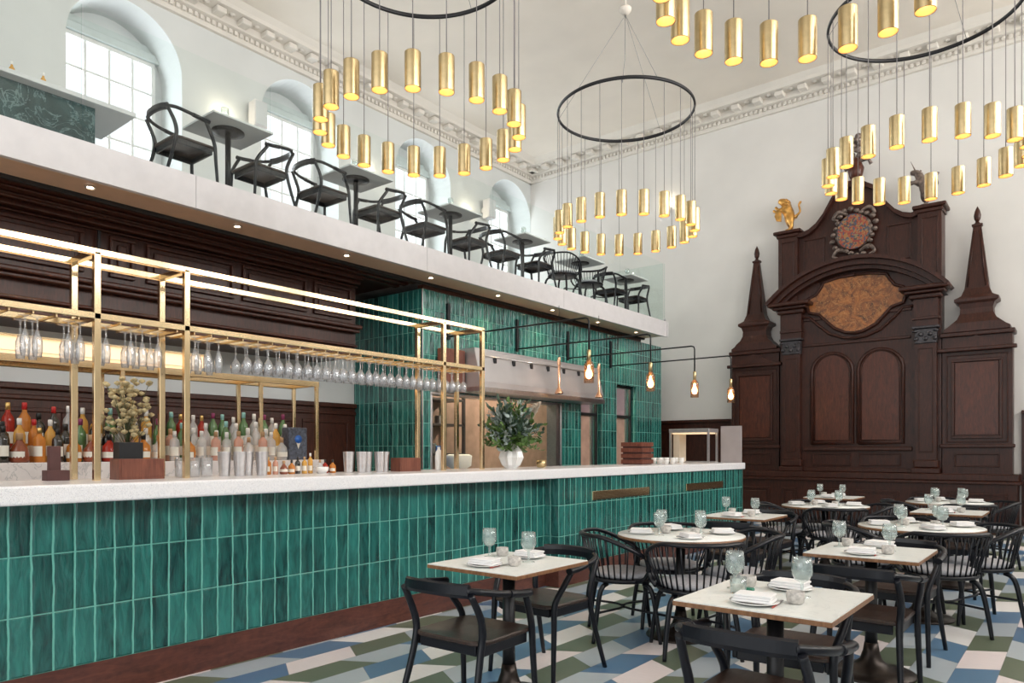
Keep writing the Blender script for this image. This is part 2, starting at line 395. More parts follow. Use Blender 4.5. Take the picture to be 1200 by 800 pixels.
# cornices
def cornice(name, along, p0, p1):
    mb = MB(); prof = [(0, 6.62), (.05, 6.62), (.07, 6.66), (.07, 6.72), (.13, 6.74), (.13, 6.83), (.30, 6.85), (.32, 6.89), (.38, 6.95), (0, 6.95)]
    if along == 'y':
        mb.prism([(XL+a, z) for a, z in prof], p0, p1, 'y')
        n = int((p1-p0)/.075)
        for k in range(n): y = p0+k*.075; mb.box(XL+.05, XL+.105, y, y+.042, 6.665, 6.715)
        n = int((p1-p0)/.34)
        for k in range(n):
            y = p0+.1+k*.34; mb.box(XL+.12, XL+.27, y, y+.13, 6.765, 6.835, .015)
            mb.lathe([(0, -.02), (.045, -.01), (.03, .012), (0, .02)], 8, (XL+.20, y+.235, 6.84))
    else:
        mb.prism([(YE-a, z) for a, z in prof], p0, p1, 'x')
        n = int((p1-p0)/.075)
        for k in range(n): x = p0+k*.075; mb.box(x, x+.042, YE-.105, YE-.05, 6.665, 6.715)
        n = int((p1-p0)/.34)
        for k in range(n):
            x = p0+.1+k*.34; mb.box(x, x+.13, YE-.27, YE-.12, 6.765, 6.835, .015)
            mb.lathe([(0, -.02), (.045, -.01), (.03, .012), (0, .02)], 8, (x+.235, YE-.20, 6.84))
    struct(mb, name, 'cornice')
cornice('trim_1', 'y', YB, YE); cornice('trim_2', 'x', XL, XR)
# end wall dado of dark wood
d = MB().box(-6.3, -4.47, YE-.04, YE, 0, 1.83).box(-6.3, -4.47, YE-.09, YE, 1.83, 1.88, .01).box(-.64, XR, YE-.04, YE, 0, 1.83).box(-.64, XR, YE-.09, YE, 1.83, 1.88, .01)
for x0, x1 in ((-6.2, -5.5), (-5.4, -4.6), (-.55, .25), (.35, 1.2), (1.3, 2.2), (2.3, 3.2)):
    d.frame_y(x0, x1, .95, 1.72, YE-.04); d.frame_y(x0, x1, .2, .8, YE-.04)
struct(d, 'trim_3', 'wood', 'dark wood dado along the end wall')
# wall behind bar
struct(MB().box(BW-.15, BW, YB, 5.28, 0, 3.16), 'wall_bar', 'greywall', 'pale wall strip behind the back bar')
# lower wainscot
w = MB().box(BW, BW+.03, YB, 5.27, 0, 1.86).box(BW, BW+.07, YB, 5.27, 1.84, 1.89, .01).box(BW, BW+.05, YB, 5.27, 1.76, 1.80, .01)
y = -1.2
while y < 5.0: w.frame_x(y, min(y+.62, 5.2), 1.0, 1.70, BW+.03, .035, .015); y += .72
struct(w, 'trim_4', 'wood', 'dark wainscot behind the bottles')
# upper panelling: a dark wood bulkhead hanging under the gallery
BX = -5.90; BY = 4.78
w = MB().box(BW, BX, YB, BY, 2.32, 3.155)
for z0, z1, d in ((3.10, 3.155, .13), (3.06, 3.10, .09), (3.035, 3.05, .04), (2.60, 2.64, .12), (2.565, 2.60, .08), (2.42, 2.45, .04), (2.32, 2.40, .06)): w.box(BX, BX+d, YB, BY, z0, z1, .012)
def rpanel(y0, y1, z0, z1):
    w.frame_x(y0, y1, z0, z1, BX, .03, .028); w.box(BX, BX+.02, y0+.06, y1-.06, z0+.06, z1-.06, .014)
for y0, y1 in ((-2.6, -1.7), (-1.6, -.7), (-.6, .3), (.36, 1.22), (1.30, 2.20), (2.38, 2.57), (2.66, 3.42), (3.50, 4.18), (4.26, 4.72)):
    rpanel(y0, y1, 2.70, 3.02)
struct(w, 'trim_5', 'wood', 'dark wood panelled bulkhead under the gallery')
tag(MB().box(BX+.035, BX+.05, 2.285, 2.305, 2.46, 3.03).box(BX+.03, BX+.055, 2.275, 2.315, 2.46, 2.52).build('cable_cover', 'blackm'), 'black vertical cable cover on the dark panelling above the bar', 'cable cover')

# gallery slab, fascia, soffit
YM = 10.07
struct(MB().box(XL, -5.06, YB, YM, 3.16, 3.33), 'floor_gallery', 'fascia')
fa = MB()
ys = [YB, .3, 2.62, 4.95, 7.3, YM]
for a, b in zip(ys[:-1], ys[1:]): fa.box(-5.06, -5.02, a+.002, b-.002, 3.11, 3.345)
fa.box(-5.06, -5.0, YM-.0, YM+.02, 3.11, 3.345)
struct(fa, 'trim_6', 'fascia', 'white gallery edge fascia')
so = MB().box(-5.39, -5.06, YB, YM, 3.125, 3.16); struct(so, 'trim_7', 'soffit', 'glossy soffit strip with downlights, warm reflected light in its tan colour')
struct(MB().box(-5.425, -5.39, YB, YM, 3.10, 3.16), 'trim_8', 'darkgap')  # dark strip painted in for the shade of the open gap
w = MB().box(BW, -5.43, YB, 5.27, 3.14, 3.158)
for k in range(3): w.box(-5.56-.14*k, -5.48-.14*k, YB, 5.27, 3.12, 3.14, .01)
struct(w, 'trim_11', 'wood', 'moulded dark wood ceiling under the gallery')
struct(MB().box(-5.50, -5.42, 5.28, 10.0, 3.062, 3.10), 'trim_9', 'wood')
for k in range(1, 10):
    y = -.15+k*1.066
    no_scale(); t = thing('downlight', wpt(-5.2, y, 3.1125), 0, 'small round recessed downlight in the gallery soffit, number %d counting from the left end' % (k+1) , 'downlight', 'downlights in the gallery soffit')
    t['label'] = ['', 'leftmost', 'second from left', 'third from left', 'fourth from left', 'fifth from left', 'sixth from left', 'seventh from left', 'next to last on the right', 'rightmost'][k] + ' of the small round soffit downlights under the gallery'
    MB().lathe([(.042, 0), (.045, .025), (.028, .025), (.026, .004)], 20, (0,0,0), 'z', True).build('bezel', 'steel', t)
    MB().lathe([(0, .012), (.027, .012), (.027, .02), (0, .02)], 16).build('lamp', 'glow', t)
    L = bpy.data.lights.new('downlight_spot', 'SPOT'); L.energy = 60 if k < 5 else 22; L.color = (1, .72, .45); L.spot_size = 1.9; L.spot_blend = .6; L.shadow_soft_size = .03
    lo = bpy.data.objects.new('downlight_spot', L); COL.objects.link(lo); lo.parent = t; lo.location = (0,0,-.02)
# glass balustrade
local_scale()
t = thing('glass_balustrade', wpt(-5.05, 0, 3.345), 0, 'frameless clear glass balustrade along the gallery edge', 'balustrade')
y = -3.6
while y < YM-.1:
    y1 = min(y+1.37, YM); MB().add([(0, y+.006, 0), (0, y1-.006, 0), (0, y1-.006, .89), (0, y+.006, .89)], [(0, 1, 2, 3)]).box(-.004, .004, y1-.008, y1-.006, 0, .89).build('glass_panel', 'bal', t); y = y1
x = -5.06
while x > XL+.1:
    x1 = max(x-1.17, XL+.02); MB().box(x1+.006+5.05, x-.006+5.05, YM-.04, YM-.028, 0, .89).build('glass_panel', 'bal', t); x = x1
MB().lathe([(0, 0), (.02, 0), (.02, .02), (0, .02)], 12, (.02, YM-.06, .02), 'x').build('glass_clamp', 'steel', t)

# ------------------------------------------------------------------ green tiled kitchen box
camera_scale()
XG = -5.43; GY0, GY1, GZ = 5.28, 10.70, 3.06
ops = [(5.40, 7.84, 1.0, 1.99), (8.31, 8.87, 1.0, 2.34), (9.27, 9.86, 1.0, 2.35)]
ysl = sorted({GY0, GY1, *[o[0] for o in ops], *[o[1] for o in ops]}); zsl = [0, 1.0, 1.99, 2.34, 2.35, GZ]
mb = MB()
for a, b in zip(ysl[:-1], ysl[1:]):
    for c, e in zip(zsl[:-1], zsl[1:]):
        ym, zm = (a+b)/2, (c+e)/2
        if any(o[0] < ym < o[1] and o[2] < zm < o[3] for o in ops): continue
        mb.box(XG-.14, XG, a, b, c, e)
mb.box(BW-.12, XG-.14, GY0, GY0+.12, 0, GZ).box(BW-2.0, XG-.14, GY1-.12, GY1, 0, GZ).box(BW-2.0, XG-.14, GY0+.12, GY1-.12, GZ-.1, GZ)
struct(mb, 'wall_kitchen', 'tile', 'green glazed tile wall of the open kitchen')
struct(MB().box(XG-.01, XG+.006, GY0-.004, GY0+.008, 1.1, GZ), 'trim_10', 'steel')
struct(MB().box(-7.6, -7.5, GY0, GY1, 0, GZ), 'wall_kitchen_back', 'kitchen')
# window leaves in the two narrow openings
for i, (a, b, c, e) in enumerate(ops[1:]):
    f = MB().frame_x(a+.0, b-.0, 1.05, e, XG-.12, .035, .04); f.box(XG-.11, XG-.07, a+.03, b-.03, 1.86, 1.90)
    w = struct(f, 'window_%d' % (20+i), 'blackm')
    MB().box(XG-.10, XG-.09, b-.16, b-.10, 1.1, e-.03).build('steel_upright', 'steel', w)
    MB().box(XG-.115, XG-.11, a+.03, b-.16, 1.06, 1.86).build('lower_panel', 'kitchen', w)
    MB().box(XG-.115, XG-.11, a+.03, b-.16, 1.9, e-.04).build('window_pane', simple('pinkish_glazing', (.30, .22, .24), .15), w)
struct(MB().frame_x(5.40, 7.84, 1.0, 1.99, XG-.14, .03, .15).box(XG-.14, XG+.01, 7.70, 7.76, 1.0, 1.99), 'window_22', 'steel')
local_scale()
t = thing('extractor_hood', wpt(XG, 0, 2.0), 0, 'wide pale steel extractor hood over the kitchen pass', 'extractor hood')
MB().prism([(0, .06), (.30, .06), (.30, .12), (.22, .46), (.22, .49), (0, .49)], 5.86, 8.40, 'y').build('canopy', 'hood', t)
MB().box(0, .32, 5.84, 8.42, 0, .06, .008).build('lower_rail', 'steel', t)
for k in range(7): MB().box(.223, .262, 6.15+k*.34, 6.19+k*.34, .34, .40, .006).build('hook', 'blackm', t)
MB().tube([(.25, 5.95, .41), (.25, 8.3, .41)], .006, 6).build('hook_rail', 'steel', t)
camera_scale()
tag(MB().box(XG+.002, XG+.10, 5.50, 5.84, 1.995, 2.46, .01).build('copper_duct_box', 'walnut'), 'brown box beside the left end of the extractor hood', 'duct box')
local_scale()
KL = [('left', 7.15, .36, .18), ('right', 8.0, .40, .2)]
for nm, yy, xx, zz in KL:
    t = thing('heat_lamp', wpt(XG+xx+.08, yy, 2.05), 0, 'slim copper heat lamp hanging before the hood, %s one' % nm, 'heat lamp')
    MB().lathe([(.02, .44), (.022, .36), (.016, .34), (.016, .08), (.05, .02), (.052, 0), (.045, .0), (.012, .07)], 16, (0,0,0), 'z', True).build('shade', 'copper', t)
    MB().tube([(0,0,.44), (0,0,1.07)], .004, 6).build('cord', 'blackm', t)
    MB().lathe([(0, .01), (.03, .01), (.02, .04), (0, .045)], 12).build('bulb', 'lampin', t)
# kitchen contents
t = thing('kitchen_shelf', (-7.5*KS, 5.6*KS, 0), 0, 'dark steel shelf unit seen through the kitchen pass', 'shelf unit')
for yy in (0, 1.1, 2.1):
    MB().box(.02, .06, yy, yy+.04, 0, 2.3).build('upright', 'kdark', t); MB().box(.40, .44, yy, yy+.04, 0, 2.3).build('upright', 'kdark', t)
for zz in (1.0, 1.42, 1.78): MB().box(.02, .44, 0, 2.14, zz, zz+.03).build('shelf_board', 'kdark', t)
no_scale()
pot = thing('stock_pot', (0,0,0), 0, 'pot', 'pot', 'pots on the kitchen shelf')
MB().lathe([(.10, 0), (.11, .02), (.11, .17), (.118, .175), (.11, .18), (.10, .17), (.09, .02)], 20).build('pot_body', 'steel', pot)
for s in (-1, 1): MB().tube([(s*.11, -.03, .14), (s*.14, -.03, .15), (s*.14, .03, .15), (s*.11, .03, .14)], .006, 6).build('pot_handle', 'steel', pot)
for i, (yy, zz, sc) in enumerate([(5.85, 1.45, 1.), (6.25, 1.45, .8), (6.95, 1.45, 1.1), (7.4, 1.45, .85), (6.1, 1.03, 1.1), (7.2, 1.03, 1.)]):
    inst(pot, (-7.25*KS, yy*KS, zz*KS), .4, 'steel pot on the %s board of the dark kitchen shelf, %s' % ('middle' if zz > 1.2 else 'lower', ['far left', 'second from left', 'second from right', 'far right', 'left', 'right'][i]), None, (sc, sc, sc))
camera_scale()
tag(MB().lathe([(.04, 0), (.05, .02), (.15, .08), (.16, .20), (.12, .22), (.11, .20)], 20, (-5.9, 6.35, 1.10)).build('pendant_bowl', 'labelp'), 'beige round bowl standing inside the kitchen pass', 'bowl')
tag(MB().box(-6.0, -5.9, 6.05, 6.12, 1.0, 1.42, .01).build('pass_bottle_rack', 'blue'), 'slim blue upright board inside the kitchen pass', 'board')
t = thing('worktop_kitchen', (0,0,0), 0, 'steel kitchen worktop just inside the pass', 'worktop'); t.name = 'kitchen_worktop'
MB().box(-6.3, XG-.16, 5.42, 8.2, .95, 1.0, .006).build('worktop_board', 'steel', t); MB().box(-6.25, XG-.2, 5.45, 8.2, 0, .95).build('cabinet', 'kdark', t)

no_scale()
for yy in (6.6, 8.9):  # fill lamps added to brighten the kitchen, no known fixtures
    t = thing('kitchen_fill_lamp', wpt(-6.3, yy, 2.90), 0, 'added round fill lamp inside the open kitchen, %s one' % ('left' if yy < 7 else 'right'), 'fill lamp')
    MB().lathe([(0, -.03), (.10, -.03), (.12, 0), (.12, .045), (0, .045)], 20).build('lamp_body', 'sconce', t)
    L = bpy.data.lights.new('kitchen_fill_light', 'POINT'); L.energy = 130; L.color = (1, .80, .62); L.shadow_soft_size = .1
    lo = bpy.data.objects.new('kitchen_fill_light', L); COL.objects.link(lo); lo.parent = t; lo.location = (0, 0, -.16)
# ------------------------------------------------------------------ BAR
no_scale()
t = thing('bar_counter', (0,0,0), 0, 'long bar front clad in glossy green tiles with a mahogany kickboard', 'bar')
MB().box(-4.60, -4.24, -2.2, 5.84, .197, 1.085).build('tiled_panel', 'tile', t)
MB().box(-4.60, -4.083, 5.84, 10.73, .197, 1.085).build('tiled_panel', 'tile', t)
MB().box(-4.60, -4.236, -2.2, 5.84, 0, .197).box(-4.60, -4.079, 5.838, 10.735, 0, .197).build('kickboard', 'woodk', t)
for a, b in ((6.46, 7.72), (8.74, 9.95)):
    g = MB().box(-4.083, -4.070, a, b, .835, .93, .003).build('vent_frame', 'brass', t)
    s = MB()
    for k in range(6): s.box(-4.070, -4.065, a+.02, b-.02, .848+k*.0125, .854+k*.0125)
    s.build('vent_slats', simple('aged_brass_slats', (.20, .14, .08), .4, .8), g)
t = MB().box(-4.85, -4.055, -2.25, 10.775, 1.085, 1.182, .012).build('bar_worktop', 'counter'); tag(t, 'continuous white terrazzo worktop along the green bar', 'worktop')
# back bar
t = thing('back_bar_cabinet', (0,0,0), 0, 'white marble back bar cabinet carrying the bottles', 'cabinet')
MB().box(-6.45, -5.62, -1.5, 4.35, 0, .92).build('body', 'wood', t)
MB().box(-6.47, -5.60, -1.52, 4.37, .92, .96, .006).build('top', 'counter', t)
MB().box(-6.3, -5.62, -1.4, 4.2, .96, 1.275, .006).build('bottle_plinth', marble_mat('pink_white_marble', (.62, .55, .53), (.72, .67, .65)), t)
MB().box(-6.3, -6.0, -1.4, 4.2, 1.275, 1.36, .006).build('bottle_step', 'counter', t)
# brass back shelf
t = thing('brass_back_shelf', (0,0,0), 0, 'brass framed overhead shelf standing on the back bar', 'shelf')
for (x, yy) in [(-5.9, -.8), (-6.28, -.8), (-5.9, .9), (-5.9, 2.48), (-6.28, 2.48), (-5.9, 3.69), (-6.28, 3.69), (-5.9, 4.30), (-6.28, 4.30)]:
    z0 = 1.36 if x < -6.0 and yy < 4.2 else 1.275
    if yy > 4.2: z0 = .96
    MB().box(x-.016, x+.016, yy-.016, yy+.016, z0, 2.0, .003).build('post', 'brass', t)
for x in (-5.9, -6.28): MB().box(x-.02, x+.02, -1.3, 4.32, 1.985, 2.035, .004).build('rail', 'brass', t)
for yy in (-.8, 2.48, 3.69, 4.30): MB().box(-6.28, -5.9, yy-.014, yy+.014, 1.99, 2.03).build('crossbar', 'brass', t)
MB().box(-6.26, -5.95, -1.3, 3.3, 2.036, 2.046).build('shelf_glass', 'glass', t)
MB().box(-6.2, -6.17, -1.3, 3.3, 2.10, 2.20, .004).box(-6.25, -6.23, -1.3, 3.3, 2.04, 2.10).build('lit_backing', 'cream', t)
MB().box(-6.22, -6.14, -1.3, 3.3, 2.20, 2.215).build('light_rail', 'brass', t)

# brass gantry on the bar
t = thing('brass_gantry', (0,0,1.182), 0, 'open polished brass gantry standing on the bar with glass rails', 'gantry')
XF, XK = -4.45, -4.78; ZT, ZM = 2.50, 2.13; b0 = 1.182; h = .018
PY = [-.62, -.1, 1.73, 2.257, 4.59, 5.11]
for yy in PY:
    for x in (XF, XK): MB().box(x-h, x+h, yy-h, yy+h, 0, ZT-b0, .003).build('post', 'brass', t)
    for z in (ZT, ZM): MB().box(XK+h, XF-h, yy-h, yy+h, z-.018-b0, z+.018-b0, .003).build('crossbar', 'brass', t)
for x in (XF, XK):
    for z in (ZT, ZM): MB().box(x-h, x+h, -1.6, 5.128, z-.018-b0, z+.018-b0, .003).build('rail', 'brass', t)
k = 0; yy = -1.4
while yy < 5.05:
    if all(abs(yy-p) > .05 for p in PY): MB().box(XK, XF, yy-.004, yy+.004, 2.098-b0, 2.112-b0).build('glass_runner', 'brass', t)
    yy += .1125
# hanging glasses
hg = thing('hanging_glass', (0,0,0), 0, 'x', 'wine glass', 'glasses hanging from the brass gantry')
MB().lathe([(.034, 0), (.034, -.003), (.006, -.012), (.0045, -.03), (.0045, -.085), (.012, -.10), (.030, -.125), (.034, -.155), (.030, -.195), (.0285, -.195), (.032, -.155), (.028, -.127), (.008, -.103)], 14, (0,0,0), 'z', True).build('glass_bowl_and_stem', 'glass', hg)
flu = thing('hanging_flute', (0,0,0), 0, 'x', 'champagne flute', 'glasses hanging from the brass gantry')
MB().lathe([(.032, 0), (.032, -.003), (.006, -.010), (.0045, -.03), (.0045, -.075), (.012, -.09), (.024, -.13), (.026, -.17), (.021, -.225), (.0195, -.225), (.0245, -.17), (.022, -.13), (.008, -.095)], 14, (0,0,0), 'z', True).build('flute_bowl_and_stem', 'glass', flu)
def ordn(n): return {1: 'first', 2: 'second', 3: 'third', 4: 'fourth', 5: 'fifth', 6: 'sixth', 7: 'seventh', 8: 'eighth', 9: 'ninth', 10: 'tenth'}.get(n, '%d%s' % (n, 'st' if n % 10 == 1 and n != 11 else 'nd' if n % 10 == 2 and n != 12 else 'rd' if n % 10 == 3 and n != 13 else 'th'))
cl = [1.05, 1.40, 1.46, 1.62, 1.68, 1.82, 1.96, 2.03, 2.12, 2.36, 2.44, 2.52]
rows = {'front': -4.54, 'rear': -4.70}
for rn, x in rows.items():
    for i, yy in enumerate(cl):
        inst(flu, (x+random.uniform(-.01, .01), yy+(.03 if rn == 'rear' else 0), 2.10), random.random(), 'clear flute hanging over the left of the bar, %s from left in the %s row' % (ordn(i+1), rn))
    yy = 2.74; i = 0
    while yy < 5.0:
        if all(abs(yy-p) > .03 for p in PY):
            i += 1; inst(hg, (x, yy+random.uniform(-.008, .008), 2.10), random.random(), 'upturned stemmed glass over the bar, %s from left in the %s row' % (ordn(i), rn))
        yy += .082

# ------------------------------------------------------------------ bottles
def liquid(name, col, coat=.6, tr=0.): 
    m = simple(name, col, .12, coat=coat, var=.12, vs=12); m.node_tree.nodes['Principled BSDF'].inputs['Transmission Weight'].default_value = tr; return m
LQ = dict(amber=thin_glass('amber_spirit_glass', (.95, .6, .3), .05, 3., .72, (.60, .22, .04)), red=thin_glass('red_spirit_glass', (.9, .3, .2), .05, 3., .75, (.40, .035, .02)), dark=liquid('dark_bottle_glass', (.02, .016, .012)),
          gold=thin_glass('gold_spirit_glass', (1, .8, .5), .05, 3., .70, (.72, .40, .09)), clear=thin_glass('clear_bottle_glass', (.93, .94, .95), .05, 3., .30, (.80, .79, .78)), green=liquid('green_bottle_glass', (.07, .16, .05)),
          blue=liquid('blue_bottle_glass', (.05, .18, .42)), rose=thin_glass('rose_spirit_glass', (1, .75, .65), .05, 3., .55, (.70, .38, .28)), brown=liquid('cognac_glass', (.22, .05, .02)))
CP = dict(red=simple('red_cap', (.45, .02, .02), .35), gold=simple('gold_cap', (.75, .52, .2), .3, .9), black=simple('black_cap', (.015, .015, .015), .35), white=simple('white_cap', (.78, .77, .75), .4), cork=simple('cork_stopper', (.45, .27, .14), .8), purple=simple('plum_cap', (.22, .03, .10), .4), teal=simple('pale_teal_cap', (.25, .5, .48), .4))
SH = dict(
  tall=[(.034, 0), (.037, .006), (.037, .19), (.033, .215), (.014, .25), (.013, .30), (.0, .30)],
  squat=[(.045, 0), (.05, .01), (.052, .08), (.046, .12), (.02, .15), (.014, .165), (.014, .20), (.0, .20)],
  spirit=[(.036, 0), (.040, .006), (.040, .16), (.036, .18), (.016, .20), (.014, .245), (.0, .245)],
  decanter=[(.055, 0), (.062, .02), (.055, .09), (.03, .13), (.018, .15), (.02, .19), (.0, .19)])
def make_bottle(shape, liq, cap, lab=True):
    pr = SH[shape]; zt = pr[-1][1]
    t = thing('%s_bottle' % {'tall': 'tall', 'squat': 'squat', 'spirit': 'spirit', 'decanter': 'round'}[shape], (0,0,0), 0, 'bottle', 'bottle')
    n = 4 if False else 18
    MB().lathe(pr, n).build('bottle_body', LQ[liq], t)
    rn = pr[-2][0]
    MB().lathe([(rn+.002, zt-.035), (rn+.0025, zt+.004), (rn, zt+.012), (0, zt+.013)], 14).build('cap', CP[cap], t)
    if lab:
        r = pr[2][0]+.0012; z0, z1 = (.045, .12) if shape in ('tall', 'spirit') else (.03, .075)
        if shape == 'decanter': r = .0600
        mb = MB(); vs = []; fs = []
        for k in range(13):
            a = -2.2+2.6*k/12; vs += [(r*cos(a), r*sin(a), z0), (r*cos(a), r*sin(a), z1)]
        for k in range(12): fs.append((2*k, 2*k+2, 2*k+3, 2*k+1))
        mb.add(vs, fs, True); mb.build('paper_label', 'labelp', t)
    return t
kinds = [('tall','dark','red'), ('decanter','brown','cork'), ('spirit','amber','gold'), ('squat','red','black'), ('tall','amber','red'), ('spirit','gold','cork'), ('tall','red','gold'),
         ('spirit','dark','black'), ('tall','gold','white'), ('spirit','blue','gold'), ('tall','green','purple'), ('spirit','clear','white'), ('tall','clear','white'), ('spirit','rose','cork'), ('squat','clear','cork'), ('tall','green','teal'), ('squat','amber','black')]
PB = [make_bottle(*k) for k in kinds]
for p in PB: pass
cnt = {}
CW = dict(dark='dark glass', brown='cognac brown', amber='amber', red='red', gold='golden', blue='blue', green='green', clear='clear pale', rose='rose')
def put_bottle(k, loc, row, sc=1.):
    key = (k, row); cnt[key] = cnt.get(key, 0)+1
    s, l, c = kinds[k]
    lab = '%s %s bottle, %s cap, %s such from left %s' % ({'tall': 'tall', 'squat': 'squat', 'spirit': 'straight', 'decanter': 'round'}[s], CW[l], c, ordn(cnt[key]), row)
    o = inst(PB[k], loc, random.uniform(-.5, .5), lab, 'bottles ' + row, (sc, sc, sc)); return o
rb = random.Random(11)
warm_f = [3, 1, 2, 3, 16, 7, 5, 1, 3, 16, 2, 7]; warm_m = [0, 5, 4, 7, 2, 6, 0, 8, 5, 4, 2, 7]; warm_b = [4, 8, 7, 5, 0, 6, 4, 9, 2, 0, 8, 6, 10]
pale_f = [14, 11, 13, 11, 14, 16, 13, 11]; pale_m = [12, 11, 15, 12, 13, 8, 12, 10, 11]; pale_b = [12, 12, 8, 15, 12, 10, 12, 6]
def row_of(y0, y1, dy, x, z, warm, pale, row, lo, hi):
    y = y0; last = -1
    while y < y1:
        w = max(0, min(1, (2.75-y)/.7)); k = last
        while k == last: k = rb.choice(warm) if rb.random() < w else rb.choice(pale)
        last = k; put_bottle(k, (x+rb.uniform(-.02, .02), y, z), row, rb.uniform(lo, hi)); y += dy*(1.12 if k in (1, 3, 14, 16) else .92)*rb.uniform(.97, 1.06)
row_of(.84, 3.82, .112, -5.71, 1.275, warm_f, pale_f, 'in the back bar front row', .92, 1.02)
row_of(.90, 4.02, .104, -5.86, 1.275, warm_m, pale_m, 'in the back bar middle row', .98, 1.12)
row_of(.98, 4.12, .106, -6.12, 1.36, warm_b, pale_b, 'on the back bar rear step', .98, 1.14)
# dried flowers on the back bar
t = thing('dried_flower_bunch', (-5.66, 2.42, 1.275), 0, 'bunch of dried cream blossoms in a jar behind the brass gantry', 'dried flowers')
MB().lathe([(.04, 0), (.045, .01), (.045, .12), (.035, .13), (.035, .14)], 16).build('jar', LQ['brown'], t)
fb = MB(); st = MB()
for i in range(120):
    a = random.uniform(0, 2*pi); r = random.uniform(.02, .17); z = random.uniform(.24, .66) - r*.3; p = (r*cos(a), r*sin(a), z)
    fb.lathe([(0, -.02), (.021, -.006), (.024, .006), (0, .019)], 6, p)
    if i % 3 == 0: st.tube([(0,0,.1), (p[0]*.4, p[1]*.4, z*.6), p], .002, 5)
fb.build('blossoms', 'blossom', t); st.build('stems', 'stemg', t)

# ------------------------------------------------------------------ things on the bar
Z0 = 1.182
def bar_tins(n, y0, dy, word):
    for i in range(n):
        t = thing('steel_shaker_tin', (-4.60+.05*(i % 2), y0+i*dy, Z0), 0, '%s of the steel shaker tins %s' % (['leftmost', 'second', 'third', 'fourth', 'rightmost'][i] if i < n-1 else 'rightmost', word), 'shaker tin', 'steel shaker tins on the bar')
        MB().lathe([(.034, 0), (.035, .004), (.045, .165), (.046, .168), (.044, .168), (.033, .006)], 20).build('tin_body', 'steel', t)
bar_tins(4, 2.60, .085, 'on the bar in front of the pale bottles'); bar_tins(5, 3.66, .093, 'on the bar left of the small walnut box')
def wbox(x0, x1, y0, y1, h, label):
    t = thing('walnut_box', ((x0+x1)/2, (y0+y1)/2, Z0), 0, label, 'box'); a, b = (x1-x0)/2, (y1-y0)/2
    m = MB().box(-a, a, -b, b, 0, .012).box(-a, a, -b, -b+.012, .012, h, .002).box(-a, a, b-.012, b, .012, h, .002).box(-a, -a+.012, -b+.012, b-.012, .012, h, .002).box(a-.012, a, -b+.012, b-.012, .012, h, .002)
    m.build('box_body', 'walnut', t); MB().box(-a+.012, a-.012, -b+.012, b-.012, h-.03, h-.02).build('insert', 'blackm', t); return t
wbox(-4.62, -4.49, 1.87, 2.14, .125, 'walnut caddy box on the bar under the gantry, with a black card holder')
tag(MB().box(-4.60, -4.51, 1.88, 2.02, Z0+.105, Z0+.225, .004).build('black_napkin_holder', 'blackm'), 'small black box standing in the left walnut caddy', 'holder')
wbox(-4.62, -4.50, 4.12, 4.36, .115, 'small walnut box on the bar just left of the white bottle vase')
tag(MB().box(-4.7, -4.66, 1.56, 1.62, Z0, Z0+.20, .003).box(-4.72, -4.64, 1.54, 1.66, Z0, Z0+.06, .003).build('menu_stand', 'brick'), 'brick red menu stand on the bar between the left gantry posts', 'menu stand')
t = thing('ceramic_bottle_vase', (-4.52, 4.60, Z0), 0, 'slim white ceramic bottle vase on the bar under the gantry end', 'vase')
MB().lathe([(.026, 0), (.032, .01), (.034, .12), (.028, .165), (.012, .19), (.012, .205), (.015, .21), (.010, .21)], 20).build('vase_body', 'china', t)
# small bitters bottles right of the tins
t0 = [2, 13, 1, 16, 7, 5, 8, 14, 3, 16]
for i, k in enumerate(t0):
    put_bottle(k, (-4.66+random.uniform(-.02, .02), 2.98+i*.062, Z0), 'among small bottles on the worktop', .5)
for i in range(3):
    t = thing('glass_tumbler', (-4.56, 2.28+i*.085, Z0), 0, '%s clear tumbler on the bar beside the second gantry post' % ['left', 'middle', 'right'][i], 'glass', 'tumblers by the second gantry post')
    MB().lathe([(.03, 0), (.036, .004), (.040, .13), (.038, .13), (.034, .01)], 16).build('tumbler_body', 'glass', t)
t = thing('patterned_canister', (-5.8, 3.98, 1.275), 0, 'dark patterned canister with a round blue emblem on the back bar', 'canister')
MB().box(-.06, .06, -.10, .10, 0, .30, .01).build('canister_body', 'slate', t)
MB().lathe([(0, 0), (.038, 0), (.038, .004), (0, .006)], 20, (.06, 0, .19), 'x').build('round_emblem', 'blue', t)
MB().prism([(-.022, .16), (.022, .16), (0, .10)], .060, .064, 'x').build('emblem_ribbon', 'labelp', t)
tag(MB().lathe([(.03, 0), (.05, .03), (.05, .05), (.045, .05), (.028, .01)], 18, (-4.62, 3.42, Z0)).build('small_white_bowl', 'china'), 'small white bowl on the bar at the right of the bitters', 'bowl')
t = thing('gold_tealight', (-4.5, 6.12, Z0), 0, 'gold tealight holder on the bar right of the flower vase', 'candle holder')
MB().lathe([(.035, 0), (.05, .01), (.055, .08), (.05, .08), (.045, .015)], 20).build('holder', 'pend', t); MB().lathe([(0, .02), (.03, .02), (.03, .05), (0, .052)], 14).build('candle', 'lampin', t)
